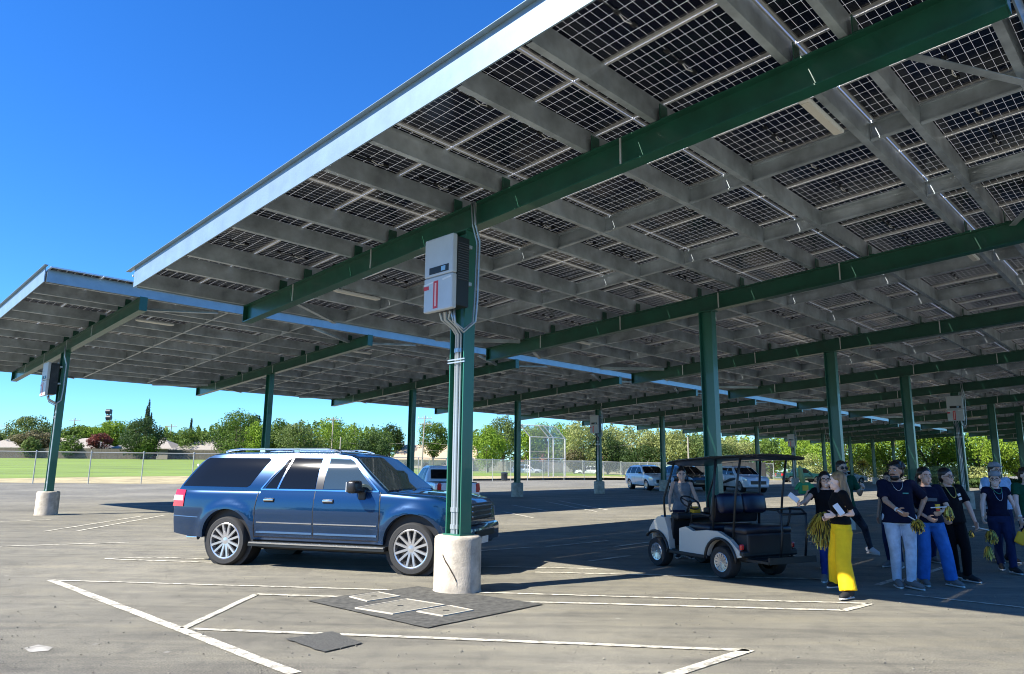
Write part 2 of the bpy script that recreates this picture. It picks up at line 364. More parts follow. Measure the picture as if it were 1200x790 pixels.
for p, q, w in [((60, 680), (345, 790), .12), ((62, 680.5), (1022, 708), .072), ((300, 697), (990, 716), .085), ((1020, 708), (988, 716), .09),
                ((300, 697), (214, 737), .09), ((226, 737.5), (878, 763), .085), ((878, 762.5), (770, 797), .11),
                ((0, 640.7), (151, 636), .10), ((52, 623), (167, 605), .09), ((90, 622.7), (193, 604), .09), ((123, 655), (183, 653.4), .08), ((183, 653.6), (262, 656.5), .07), ((123, 655.5), (262, 660), .08),
                ((640, 641), (712, 634), .09), ((560, 646), (625, 641.5), .09), ((690, 658), (738, 651.5), .09), ((627, 671), (960, 679), .08), ((560, 664), (700, 667), .07), ((720, 641), (790, 632), .09),
                ((0, 612), (60, 609), .08), ((590, 600), (625, 607), .10), ((600, 592), (642, 599), .10), ((640, 588), (700, 600), .1), ((655, 587), (712, 598), .1),
                ((1028, 686), (1049, 679.5), .1), ((1060, 697), (1200, 712.5), .07), ((1052, 683), (1110, 664), .09), ((938, 678), (1000, 681), .07), ((790, 597), (900, 603), .1)]:
    strip(mb, p, q, w)
mb2 = mb; o = mb2.build('parking_lines', ML, recalc=False); tag(o, kind='structure')
for p in o.data.polygons: pass
# faint stall ticks further away, square to the rows
mb = MB()
for n in range(3, 12):
    for row, v0, v1 in (('B', -6.5, -1.0), ('B', 1.0, 6.5), ('A', -6.5, -1.0)):
        for k in range(3):
            a = AN(n * SP + k * SP / 3, v0, row); b_ = AN(n * SP + k * SP / 3 + 1.5, v1, row)
            if a[1] > 24 and b_[1] > 24: strip(mb, a, b_, .1, .007)
tag(mb.build('distant_stall_lines', ML, recalc=False), kind='structure')
M_PATCH = mat('fresh_asphalt', (.085, .082, .070), .9, noise=.55, nscale=13, bump=.7, bscale=80)
sheet('asphalt_patch', [(360, 705), (490, 688), (637, 709), (500, 737)], M_PATCH, .0125, rag=.004)
sheet('asphalt_repair', [(335, 750), (390, 741), (425, 755), (380, 765.5)], mat('coarse_repair', (.085, .083, .072), .85, noise=.6, nscale=60, bump=1, bscale=50), .0125, rag=.006)
sheet('pale_scrub_mark', [(28, 760), (45, 756), (62, 759), (57, 763), (35, 765)], mat('pale_stain', (.36, .34, .29), .9, noise=.5, nscale=9), .004)
M_LID = mat('polymer_lid', (.20, .185, .145), .85, noise=.3, nscale=14, bump=.6, bscale=90); M_RIM = mat('lid_rim', (.52, .47, .37), .85, noise=.2, nscale=9)
for lab, px in [('largest pale utility cover in the dark asphalt patch', [(415.6, 714.5), (477, 703.7), (521.7, 710.7), (460, 721.7)]),
                ('small utility cover at the left of the dark asphalt patch', [(409, 701), (444, 695.5), (469, 700.5), (430, 706.5)]),
                ('small utility cover on the near right side of the large cover', [(488, 718.6), (528, 711.6), (555, 717), (518.5, 724)])]:
    P = [G(*p) for p in px]; c = sum(P, Vector()) / 4
    r = thing('utility_cover', lab, 'utility cover', (c.x, c.y, .0125), 0, 'utility covers in the asphalt patch')
    loc = [p - c for p in P]; inn = [p - p.normalized() * .028 for p in loc]
    mb = MB(); mb.add([(*p.xy, 0) for p in loc] + [(*p.xy, 0) for p in inn] + [(*p.xy, .012) for p in loc] + [(*p.xy, .012) for p in inn],
                      [(i, (i + 1) % 4, 4 + (i + 1) % 4, 4 + i) for i in range(4)] + [(8 + i, 8 + (i + 1) % 4, 12 + (i + 1) % 4, 12 + i) for i in range(4)] + [(i, (i + 1) % 4, 8 + (i + 1) % 4, 8 + i) for i in range(4)] + [(4 + i, 4 + (i + 1) % 4, 12 + (i + 1) % 4, 12 + i) for i in range(4)])
    mb.build('rim', M_RIM, r)
    mb = MB(); mb.poly([(p.x * .985, p.y * .985, .001) for p in inn], .007); mb.build('lid', M_LID, r)
    mb = MB(); mb.box((0, 0, .012), (.07, .02, .006)); mb.build('lifting_slot', M_DARK, r)

# ------------------------------------------------------------------ solar canopies
def Isec(h, w, tw=.012, tf=.018):
    return [(-w / 2, 0), (w / 2, 0), (w / 2, tf), (tw / 2, tf), (tw / 2, h - tf), (w / 2, h - tf), (w / 2, h), (-w / 2, h), (-w / 2, h - tf), (-tw / 2, h - tf), (-tw / 2, tf), (-w / 2, tf)]
def Csec(h, w, t=.005, lip=.022):
    return [(0, 0), (w, 0), (w, lip), (w - t, lip), (w - t, t), (t, t), (t, h - t), (w - t, h - t), (w - t, h - lip), (w, h - lip), (w, h), (0, h)]
PURL = [-6.88, -5.5, -4.55, -2.85, -1.85, -.2, .82, 2.42, 3.43, 5.02, 5.6, 6.72]
MODP = 2.06; MODV0 = -7.32; MODN0 = -2.27; MODN = 1.182
NCOL = 13
def module_mesh():
    mb = MB(); L, Wd, h = 2.048, 1.163, .035
    # local x = n, local y = -v ; laminate sheet above the frame lip
    for x, y, sx, sy in ((0, 0, .032, L), (Wd - .032, 0, .032, L), (.032, 0, Wd - .064, .032), (.032, L - .032, Wd - .064, .032)):
        mb.box((x + sx / 2, -(y + sy / 2), h / 2), (sx, sy, h), mi=0)
    k = len(mb.f); mb.add([(.02, -.02, h * .7), (Wd - .02, -.02, h * .7), (Wd - .02, -L + .02, h * .7), (.02, -L + .02, h * .7)], [(0, 1, 2, 3)], 1)
    # junction cables along the middle and two boxes
    mb.box((.30, -L / 2, h * .7 - .012), (.07, .05, .018), mi=2); mb.box((.86, -L / 2, h * .7 - .012), (.07, .05, .018), mi=2); mb.box((.58, -L / 2, h * .7 - .012), (.07, .05, .018), mi=2)
    mb.tube([(.34, -L / 2, h * .7 - .02), (.45, -L / 2 - .01, .0), (.54, -L / 2, h * .7 - .02)], .007, 6, 2)
    mb.tube([(.62, -L / 2, h * .7 - .02), (.72, -L / 2 + .012, -.01), (.82, -L / 2, h * .7 - .02)], .007, 6, 3)
    return mb, k
def finish_module(me, offs):
    uvl = me.uv_layers.new(name='UVMap'); 
    for p in me.polygons:
        for li in p.loop_indices:
            co = me.vertices[me.loops[li].vertex_index].co; ox, oy = offs(p.index)
            uvl.data[li].uv = (co.x - ox - .0135, -(co.y - oy) - .005)
def canopy(row, oxy, zc, label):
    ang = math.pi / 2 - TH
    # local frame: x = n, y = -v, z up ; world = o + D n + EV v
    root = thing('solar_canopy', label, 'solar canopy', (oxy[0], oxy[1], 0), ang, 'parking canopies')
    g0 = lambda n, v: gz((Vector((*oxy, 0)) + D * n + EV * v).y)
    P = lambda n, v, dz=0: Vector((n, -v, zc + TILT * v + dz))
    upv = Vector((0, TILT, 1)).normalized()   # roof normal (roughly)
    cols = []
    for i in range(NCOL):
        n = i * SP; gzz = g0(n, 0)
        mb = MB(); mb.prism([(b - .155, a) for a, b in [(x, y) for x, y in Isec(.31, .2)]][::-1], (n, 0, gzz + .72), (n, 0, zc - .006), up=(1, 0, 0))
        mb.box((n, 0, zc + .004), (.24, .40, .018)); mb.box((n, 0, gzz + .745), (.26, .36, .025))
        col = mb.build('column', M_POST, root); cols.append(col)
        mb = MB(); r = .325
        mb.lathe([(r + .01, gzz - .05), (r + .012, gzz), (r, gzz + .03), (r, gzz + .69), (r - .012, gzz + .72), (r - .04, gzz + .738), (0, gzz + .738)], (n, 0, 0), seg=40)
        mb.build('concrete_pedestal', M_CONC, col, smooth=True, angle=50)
    # beams with end plates, stiffeners and cleats
    vl, vh = -6.95, 6.86
    for i in range(NCOL):
        n = i * SP; mb = MB()
        mb.prism(Isec(.365, .2, .012, .02), P(n, vl, .0), P(n, vh, .0)); 
        mb.box(P(n, vl - .008, .19), (.2, .012, .37)); mb.box(P(n, vh + .008, .19), (.2, .012, .37))
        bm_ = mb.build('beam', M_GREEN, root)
        for v in (-4.87, -2.27, .34, 2.92):
            mb = MB(); mb.box(P(n - .101, v, .185), (.016, .022, .335)); mb.build('stiffener', M_FRAME, bm_)  # pale metal stands in for the sunlit edges of the green plates
        if i < 5:
            for v in PURL[1:-1]:
                mb = MB(); mb.box(P(n, v + .045, .475), (.16, .012, .21)); mb.box(P(n, v + .085, .37 + .012), (.16, .08, .012)); mb.build('cleat', M_GREEN, bm_)
        else:
            mb = MB()
            for v in PURL[1:-1]: mb.box(P(n, v + .045, .475), (.16, .012, .21))
            tag(mb.build('cleats', M_GREEN, bm_), kind='stuff')
    n0 = MODN0; n1 = MODN0 + MODN * 78 + .02
    for v in PURL:
        mb = MB(); a = P(n0 + .01, v, .372); b = P(n1 - .01, v, .372)
        mb.prism([(-x, y) for x, y in Csec(.285, .085)][::-1], a, b); mb.build('purlin', M_GALV, root)
    # bridging channels across the purlins, at the thirds of every bay
    for i in range(NCOL - 1):
        for f in (2.45, 5.0):
            n = i * SP + f; mb = MB()
            for v0, v1 in zip(PURL[:-1], PURL[1:]):
                mb.prism([(x * 1., y) for x, y in Csec(.25, .06)], P(n, v0 + .006, .385), P(n, v1 - .09, .385))
            mb.build('bridging_channel', M_GALV, root)
    # diagonal braces beside each beam at both edges
    for i in range(NCOL):
        for sg in (1, -1):
            if i == 0 and sg < 0: continue
            for va, vb in ((5.75, 6.70), (-5.6, -6.85)):
                mb = MB(); mb.prism([(-.05, 0), (.05, 0), (.05, .006), (-.042, .006), (-.042, .09), (-.05, .09)], P(i * SP + .13 * sg, va, .27), P(i * SP + 2.1 * sg, vb, .29)); mb.build('diagonal_brace', M_GALV, root)
    # fascia on four sides
    fh = .37; t = .02
    for nm, a, b in (('end', P(n0 - .03, -6.98, .355), P(n0 - .03, 6.84, .355)), ('end', P(n1 + .03, -6.98, .355), P(n1 + .03, 6.84, .355)),):
        mb = MB(); s = -1 if a.x < 1 else 1
        mb.prism([(0, 0), (.02, 0), (.02, fh), (0, fh)] , a, b); mb.prism([(0, 0), (.09, 0), (.09, .006), (0, .006)], a + Vector((0, .30, fh + .003 - TILT * .30)), b + Vector((0, -.2, fh + .003 + TILT * .2)))
        mb.build('fascia', M_GALVL, root)
    for v in (-6.985, 6.845):
        mb = MB()
        x = n0
        while x < n1 - .1:
            x2 = min(x + SP, n1); mb.prism([(0, 0), (.018, 0), (.018, fh - .05), (0, fh - .05)], P(x + .002, v, .355), P(x2 - .004, v, .355)); x = x2
        mb.build('fascia', M_GALVL, root)
    # modules
    mbase, fi = module_mesh()
    o = mbase.build('solar_module', [M_FRAME, M_CELL, M_BLACK, M_WHITE], root, recalc=False); finish_module(o.data, lambda i: (0, 0)); shared = o.data
    rot = (math.atan(TILT) * -1, 0, 0)
    cand = [(j, k) for j in range(78) for k in range(7)]
    cam_l = ((-oxy[0]) * D.x + (-oxy[1]) * D.y, (-oxy[0]) * EV.x + (-oxy[1]) * EV.y)
    def dist(c): return (MODN0 + (c[0] + .5) * MODN - cam_l[0]) ** 2 + ((MODV0 + (c[1] + .5) * MODP) - cam_l[1]) ** 2
    cand.sort(key=dist); first = True
    restv = []; restf = []; restm = []; ruv = []
    zt = .372 + .285 + .004
    Rm = Matrix.Rotation(-math.atan(TILT), 4, 'X')
    for idx, (j, k) in enumerate(cand):
        loc = P(MODN0 + j * MODN + .012, MODV0 + k * MODP + .01, zt)
        if idx < 100:
            if first: q = o; first = False
            else: q = o.copy(); C.objects.link(q)
            q.parent = root; q.location = loc; q.rotation_euler = rot
        else:
            T = Matrix.Translation(loc) @ Rm; b0 = len(restv); restv += [tuple(T @ Vector(v)) for v in mbase.v]; restf += [tuple(i + b0 for i in f) for f in mbase.f]; restm += mbase.m
    me = bpy.data.meshes.new('solar_modules'); me.from_pydata(restv, [], restf)
    for m in (M_FRAME, M_CELL, M_BLACK, M_WHITE): me.materials.append(m)
    me.polygons.foreach_set('material_index', restm)
    uvl = me.uv_layers.new(name='UVMap'); nrep = len(restf) // len(mbase.f)
    base = np.array([d.uv[:] for d in shared.uv_layers[0].data]).ravel(); uvl.data.foreach_set('uv', np.tile(base, nrep)); me.update()
    q = bpy.data.objects.new('solar_modules', me); C.objects.link(q); q.parent = root; tag(q, kind='stuff')
    return root, P
ROOTA, PA = canopy('A', (-.7262, 10.2124), 5.1135, 'near solar parking canopy over the golf cart, its pale end fascia sunlit')
ROOTB, PB = canopy('B', (-14.8425, 23.3696), 5.3155, 'second solar parking canopy beyond the blue suv, lower in the left background')
def WA(n, v, z, row='A'):
    o = Vector((-.7262, 10.2124, 0)) if row == 'A' else Vector((-14.8425, 23.3696, 0))
    p = o + D * n + EV * v; return Vector((p.x, p.y, z))
ANG = math.pi / 2 - TH
# crack on the near pedestal: a narrow dark scar
# light fixtures
def fixture(row, n, v, label):
    zc = 5.1135 if row == 'A' else 5.3155
    z = zc + TILT * v + .372
    r = thing('canopy_light', label, 'light fixture', WA(n, v, z, row), ANG, 'tray lights under the canopies')
    mb = MB(); mb.box((.55, 0, -.045), (1.1, .13, .05), bev=.02); mb.build('housing', M_WHITE, r)
    mb = MB(); mb.box((.55, 0, -.074), (1.0, .09, .012), bev=.004); mb.build('lens', mat('frosted_lens', (.75, .73, .64), .3), r)
    mb = MB(); mb.box((.15, 0, -.01), (.04, .1, .024)); mb.box((.95, 0, -.01), (.04, .1, .024)); mb.build('bracket', M_GALV, r)
    return r
NTH = ['first', 'second', 'third', 'fourth', 'fifth', 'sixth', 'seventh', 'eighth', 'ninth', 'tenth', 'eleventh', 'twelfth', 'thirteenth']
for i in range(7):
    for v, side in ((4.86, 'high'), (-4.62, 'low')):
        fixture('A', i * SP + .66, v, 'white tray light beside the %s beam of the near canopy, on its %s side' % (NTH[i], side))
for i in range(6): fixture('B', i * SP + .6, 4.5, 'white tray light beside the %s beam of the rear canopy' % NTH[i])

# inverters
def inverter(row, i, label, detail=2):
    zc = 5.1135 if row == 'A' else 5.3155
    r = thing('inverter', label, 'inverter', WA(i * SP, 0, 0, row), ANG, 'inverters on the canopy posts')
    # local x=n (front faces -n), y=-v
    z0, z1 = 3.83, 4.92; fx = -.50; y0, y1 = -.37, .25
    mb = MB(); mb.box((fx + .17, (y0 + y1) / 2, (z0 + z1) / 2 + .02), (.25, y1 - y0 - .05, z1 - z0 - .08), bev=.01); mb.build('heat_sink', M_DARK, r)
    mb = MB(); mb.box((fx, (y0 + y1) / 2, z0 + .255), (.09, y1 - y0, .505), bev=.02); mb.build('lower_cover', M_GREYBOX, r)
    mb = MB(); mb.box((fx, (y0 + y1) / 2, z0 + .80), (.09, y1 - y0, .575), bev=.02); mb.build('upper_cover', M_GREYBOX, r)
    if detail:
        mb = MB(); mb.box((fx - .047, -.08, z0 + .60), (.006, .42, .10), bev=.002); d = mb.build('display_strip', M_DARK, r)
        mb = MB(); mb.box((fx - .052, -.18, z0 + .60), (.004, .09, .065)); mb.build('screen', mat('screen_blue', (.25, .45, .6), .3), d)
        mb = MB(); mb.box((fx - .047, -.02, z0 + .24), (.004, .10, .40)); l = mb.build('warning_label', M_RED, r)
        mb = MB()
        for k in range(1): mb.box((fx - .0500, -.02, z0 + .24), (.003, .035, .34))
        mb.build('label_strip', mat('label_pink', (.80, .45, .42), .5), l)
        mb = MB(); mb.box((fx - .047, .19, z0 + .36), (.004, .11, .055)); mb.build('warning_label', M_RED, r)
        mb = MB(); mb.box((fx - .047, .12, z0 + .42), (.003, .26, .022), Matrix.Rotation(-.12, 3, 'X')); mb.box((fx - .047, -.26, z0 + .45), (.003, .19, .025), Matrix.Rotation(-.12, 3, 'X')); mb.build('cable_tag', M_WHITE, r)
        mb = MB()
        for k in range(16): mb.box((fx + .17, y0 + .018, z0 + .45 + k * .035), (.20, .012, .012))
        mb.build('cooling_fins', mat('fin_grey', (.06, .065, .07), .5), r)
    mb = MB(); mb.box((-.17, .0, 4.25), (.10, .62, .05)); mb.box((-.17, .0, 4.80), (.10, .62, .05)); mb.box((-.2, .0, 4.5), (.03, .30, .9)); mb.build('mounting_bracket', M_GALV, r)
    # conduits down the open side of the post
    for k, (yy, xx, rr) in enumerate(((.060, -.062, .020), (.008, -.066, .026), (-.045, -.060, .016))):
        mb = MB(); mb.tube([(-.36, yy + .03 - .06 * k, z0 + .02), (-.33, yy + .02 - .02 * k, z0 - .08), (xx - .08, yy + .01, z0 - .17), (xx, yy, z0 - .27), (xx, yy, 2.2), (xx, yy, .95), (xx, yy, .74)], [rr] * 7, 10)
        for zz in (3.3, 1.05, .82): mb.cyl((xx, yy, zz), (xx, yy, zz + .06), rr * 1.45)
        mb.build('conduit', M_PIPE, r, smooth=True, angle=40)
    for k, rr in enumerate((.014, .017)):
        mb = MB(); y = -.27 - .06 * k
        mb.tube([(-.40, -.20 - .06 * k, z0 + .02), (-.38, -.22 - .05 * k, z0 - .14 - .05 * k), (-.2, -.24, z0 - .24 - .04 * k), (-.05, y, z0 - .12), (-.03, y - .01, z0 + .2), (-.03, y - .04, 4.9), (-.10, y - .02, 5.15), (-.115, y, 5.5)], rr, 8); mb.build('flexible_conduit', M_PIPE, r, smooth=True)
    for zz in (3.15, 3.19):
        mb = MB(); mb.box((-.11, 0, zz), (.012, .36, .018)); mb.build('strut_clamp', M_PIPE, r)
    return r
inverter('A', 0, 'grey inverter with a red warning label on the nearest green post')
inverter('A', 4, 'pale inverter high on a post above the group of people', 2)
inverter('B', 0, 'dark sided inverter on the leftmost post of the rear canopy', 1)
inverter('B', 4, 'inverter on a far post to the right of the baseball backstop', 1)
inverter('B', 8, 'small far inverter above the rear end of the golf cart roof', 1)
# long pale conduit crossing the canopy, near the people
mb = MB(); mb.tube([AT(770, 448, 30), AT(640, 470, 30)], .03, 8)

# the rust-dark crack scar on the near pedestal
def scar():
    pts = [(-.52, .50), (-.38, .42), (-.25, .37), (-.12, .30), (0, .24), (.10, .17), (.13, .10)]
    col = [o for o in KIDS(ROOTA) if o.name.startswith('column')][0]; g = MB(); vs = []
    base = math.atan2(-(-.72), .67)
    for i, (a, z) in enumerate(pts):
        for w in (.014 + .006 * (i % 2), -.012):
            zz = z + w; r = .331; an = math.pi + math.radians(40) + a * 1.0; vs.append((r * math.cos(an), r * math.sin(an), zz))
    for i in range(len(vs)): pass
    fs = [(2 * i, 2 * i + 1, 2 * i + 3, 2 * i + 2) for i in range(len(pts) - 1)]; g.add(vs, fs); o = g.build('pedestal_crack', mat('crack_stain', (.06, .045, .03), .95, noise=.6, nscale=30), col, recalc=False)
scar()
# ------------------------------------------------------------------ vehicles
M_PAINT = mat('blue_metallic_paint', (.0025, .032, .092), .26, .55, coat=1)
M_GLASS = mat('tinted_glass', (.006, .007, .008), .05, 0, spec=.28)
M_GLASSF = mat('lightly_tinted_glass', (.03, .045, .05), .03, 0, spec=1)
M_TYRE = mat('tyre_rubber', (.022, .022, .022), .75, bump=.3, bscale=60)
M_RIM_A = mat('alloy', (.62, .62, .63), .25, .85)
M_TAIL = mat('tail_lamp_red', (.55, .008, .010), .15, coat=1)
M_LAMP = mat('lamp_clear', (.65, .70, .74), .08, .3, coat=1)
M_TRIM = mat('black_trim', (.015, .015, .016), .35)
M_WPAINT = mat('white_car_paint', (.72, .74, .76), .25, coat=1)
def wheel(parent, x, y, r, w, side, spokes=10, rimr=.70, loc_z=None, name='wheel', tyre=True):
    """side: -1 outer face towards -y"""
    t = thing(name, None, None); t.parent = parent; t.location = (x, y, r if loc_z is None else loc_z)
    mb = MB(); R = r; q = rimr * r
    prof = [(q, -w * .46), (q + .012, -w * .5), (R * .93, -w * .5), (R * .985, -w * .40), (R, -w * .22), (R, w * .22), (R * .985, w * .4), (R * .93, w * .5), (q, w * .48)]
    mb.lathe(prof, axis='Y', seg=44, closed=True)
    mb.build('tyre', M_TYRE, t, smooth=True, angle=35)
    mb = MB(); o = side
    mb.lathe([(q + .004, o * w * .47), (q - .004, o * w * .49), (q - .022, o * w * .47), (q - .03, o * w * .30), (q - .034, -o * w * .4)], axis='Y', seg=44, cap=False)
    for k in range(spokes):
        a = 2 * math.pi * k / spokes
        for da, r0 in ((-.5, .05), (.5, .05)):
            a1 = a + da * (2 * math.pi / spokes) * .55; a0 = a + da * .3
            p0 = Vector((math.cos(a0) * .16 * q, 0, math.sin(a0) * .16 * q)); p1 = Vector((math.cos(a1) * (q - .015), 0, math.sin(a1) * (q - .015)))
            mb.prism([(-.024, -.014), (.024, -.014), (.017, .016), (-.017, .016)], p0 + Vector((0, o * w * .36, 0)), p1 + Vector((0, o * w * .42, 0)), up=(0, o, 0))
    mb.lathe([(.0, o * w * .44), (.20 * q, o * w * .42), (.24 * q, o * w * .36), (.24 * q, o * w * .2)], axis='Y', seg=24, cap=False)
    mb.build('rim', M_RIM_A, t, smooth=True, angle=30)
    mb = MB(); mb.lathe([(.0, o * w * .10), (.62 * q, o * w * .10), (.62 * q, o * w * .04), (0, o * w * .04)], axis='Y', seg=24); mb.lathe([(.0, -o * w * .1), (q - .03, -o * w * .1), (q - .03, -o * w * .14), (0, -o * w * .14)], axis='Y', seg=24)
    mb.build('brake_disc', M_DARK, t); return t
def interp(x, pts):
    if x <= pts[0][0]: return pts[0][1]
    for (a, b), (c, d) in zip(pts, pts[1:]):
        if x <= c: t = (x - a) / (c - a); return b + (d - b) * t
    return pts[-1][1]
def smoothstep(a, b, x): t = min(1, max(0, (x - a) / (b - a))); return t * t * (3 - 2 * t)
class Car:
    """body surfaces from side-profile tables; x forward from the rear axle, z up, y to the left"""
    def __init__(s, root, p): s.r = root; s.p = p
    def Wl(s, x, z):
        p = s.p; zb = interp(x, p['bot']); zt = p['belt']
        w = interp((z - .3) / (zt - .3), p.get('wprof', [(0, .90), (.2, .945), (.42, .985), (.65, 1.0), (.85, .985), (1, .95)])) * p['hw']
        xf, xr = p['xf'], p['xr']; f = p.get('fl', .85); rr = p.get('rl', .6)
        if x > xf - f: w *= 1 - p.get('ft', .17) * ((x - xf + f) / f) ** 2.4
        if x < xr + rr: w *= 1 - p.get('rt', .08) * ((xr + rr - x) / rr) ** 2.2
        for ax in (0, p['wb']):
            d = math.hypot(x - ax, z - p['ar_z']); a = p['ar']
            w += p.get('flare', .032) * smoothstep(a + .17, a + .06, d) * smoothstep(.25, .4, z) * (1 if z < p['ar_z'] + a + .2 else 0)
        return w
    def Wg(s, x, z):
        p = s.p; t = (z - p['belt']) / (p['roof'] - p['belt']); t = max(0, t); w = p['hw'] * .945 - .11 * t - .15 * t * t
        xr = interp(z, p['gr']); 
        if x < xr + .4: w *= 1 - .05 * ((xr + .4 - x) / .4) ** 2
        return w
    def lower(s, m):
        p = s.p; mb = MB(); n = 100; xs = [p['xr'] + (p['xf'] - p['xr']) * i / n for i in range(n + 1)]
        K = 16; T = 7; vs = []; row = K + T
        for x in xs:
            zb = interp(x, p['bot']); zt = interp(x, p['top']); sec = []
            e = min((x - p['xr']) / .07, (p['xf'] - x) / .07, 1); e = max(e, 0); shr = (1 - math.sqrt(max(0, 1 - (1 - e) ** 2))) * .09
            zb += shr; zt -= shr
            for k in range(K):
                z = zb + (zt - .035 - zb) * k / (K - 1); sec.append((s.Wl(x, z) - shr * .5, z))
            w0 = sec[-1][0]
            for k in range(1, T + 1):
                a = k / T; sec.append((w0 * (1 - a ** 1.0) if k > 2 else w0 - (.02, .055)[k - 1], zt - .035 + (.022, .035)[k - 1] if k < 3 else zt + interp(a, [(0, 0), (1, p.get('crown', .02))])))
            full = [(-y, z) for y, z in sec] + [(y, z) for y, z in sec[:-1]][::-1]
            vs.append([(x, y, z) for y, z in full])
        M_ = len(vs[0]); flat = [v for r in vs for v in r]
        fs = [(i * M_ + k, i * M_ + (k + 1) % M_, (i + 1) * M_ + (k + 1) % M_, (i + 1) * M_ + k) for i in range(n) for k in range(M_)]
        fs += [tuple(range(M_))[::-1], tuple(n * M_ + k for k in range(M_))]
        mb.add(flat, fs); o = mb.build('body', m, s.r, smooth=True)
        for ax in (0, p['wb']):
            for sg in (-1, 1):
                c = MB(); c.lathe([(p['ar'], sg * .60), (p['ar'], sg * 1.2)], (ax, 0, p['ar_z']), axis='Y', seg=48); co = c.build('cut', m, s.r)
                md = o.modifiers.new('b', 'BOOLEAN'); md.operation = 'DIFFERENCE'; md.object = co; md.solver = 'EXACT'; apply_mods(o); bpy.data.objects.remove(co)
        o.data.set_sharp_from_angle(angle=math.radians(32))
        for ax in (0, p['wb']):
            for sg in (-1, 1):
                c = MB(); r = p['ar'] - .004; c.lathe([(r, sg * (s.p['hw'] - .10)), (r, sg * .605), (0.01, sg * .605)], (ax, 0, p['ar_z']), axis='Y', seg=40); c.build('wheel_well', M_BLACK, s.r)
        return o
    def zroof(s, x): return interp(x, s.p['gtop'])
    def upper(s, m):
        p = s.p; mb = MB(); x0 = p['gtop'][0][0]; x1 = p['gtop'][-1][0]; n = 70; xs = sorted(set([x0 + (x1 - x0) * i / n for i in range(n + 1)] + [a for a, _ in p['gtop']]))
        rows = []
        for x in xs:
            zt = s.zroof(x); zb = p['belt'] - .06; sec = []
            for k in range(9): z = zb + (zt - .05 - zb) * k / 8; sec.append((s.Wg(x, z), z))
            w0 = sec[-1][0]; sec += [(w0 - .012, zt - .028), (w0 - .05, zt - .008), (w0 * .8, zt + .004), (w0 * .45, zt + .016), (0, zt + .02)]
            full = [(-y, z) for y, z in sec] + [(y, z) for y, z in sec[:-1]][::-1]
            rows.append([(x, y, z) for y, z in full])
        M_ = len(rows[0]); flat = [v for r in rows for v in r]; n = len(rows) - 1
        fs = [(i * M_ + k, i * M_ + (k + 1) % M_, (i + 1) * M_ + (k + 1) % M_, (i + 1) * M_ + k) for i in range(n) for k in range(M_)]
        fs += [tuple(range(M_))[::-1], tuple(n * M_ + k for k in range(M_))]
        mb.add(flat, fs); return mb.build('roof', m, s.r, smooth=True, angle=30)
    def patch(s, poly, m, name, side=-1, off=.005, which='g', step=.07, parent=None, thick=.0, label=None):
        bm = bmesh.new(); vs = [bm.verts.new((x, 0, z)) for x, z in poly]; bm.faces.new(vs)
        xs = [a for a, _ in poly]; zs = [b for _, b in poly]
        for k in range(1, int((max(xs) - min(xs)) / step) + 1): bmesh.ops.bisect_plane(bm, geom=bm.verts[:] + bm.edges[:] + bm.faces[:], plane_co=(min(xs) + k * step, 0, 0), plane_no=(1, 0, 0))
        for k in range(1, int((max(zs) - min(zs)) / step) + 1): bmesh.ops.bisect_plane(bm, geom=bm.verts[:] + bm.edges[:] + bm.faces[:], plane_co=(0, 0, min(zs) + k * step), plane_no=(0, 0, 1))
        W_ = s.Wg if which == 'g' else s.Wl
        for v in bm.verts: v.co.y = side * (W_(v.co.x, v.co.z) + off)
        if thick or off > .002:
            r = bmesh.ops.extrude_face_region(bm, geom=bm.faces[:]); 
            for g in r['geom']:
                if isinstance(g, bmesh.types.BMVert): g.co.y -= side * (off + .012)
        bmesh.ops.recalc_face_normals(bm, faces=bm.faces)
        me = bpy.data.meshes.new(name); bm.to_mesh(me); bm.free(); me.materials.append(m); me.polygons.foreach_set('use_smooth', [True] * len(me.polygons)); me.set_sharp_from_angle(angle=math.radians(40))
        o = bpy.data.objects.new(name, me); C.objects.link(o); o.parent = parent or s.r
        if label: o['label'] = label
        return o
    def ribbon(s, pts, w, m, name, side=-1, off=.007, which='g', parent=None):
        """a thin strip of trim or a shut line along points in the side view"""
        mb = MB(); W_ = s.Wg if which == 'g' else s.Wl; P = []
        for (x0, z0), (x1, z1) in zip(pts, pts[1:]):
            n = max(1, int(math.hypot(x1 - x0, z1 - z0) / .06))
            for i in range(n): P.append((x0 + (x1 - x0) * i / n, z0 + (z1 - z0) * i / n))
        P.append(pts[-1]); a = []
        for i, (x, z) in enumerate(P):
            q0 = P[max(i - 1, 0)]; q1 = P[min(i + 1, len(P) - 1)]; dx, dz = q1[0] - q0[0], q1[1] - q0[1]; L = math.hypot(dx, dz) or 1; nx, nz = -dz / L * w / 2, dx / L * w / 2
            for sg in (1, -1):
                X, Z = x + nx * sg, z + nz * sg; a.append((X, side * (W_(X, Z) + off), Z)); a.append((X, side * (W_(X, Z) - .008), Z))
        fs = []
        for i in range(len(P) - 1):
            b = 4 * i; fs += [(b, b + 2, b + 6, b + 4), (b, b + 4, b + 5, b + 1), (b + 2, b + 3, b + 7, b + 6)]
        fs += [(0, 1, 3, 2), (len(a) - 4, len(a) - 2, len(a) - 1, len(a) - 3)]
        mb.add(a, fs); return mb.build(name, m, parent or s.r)
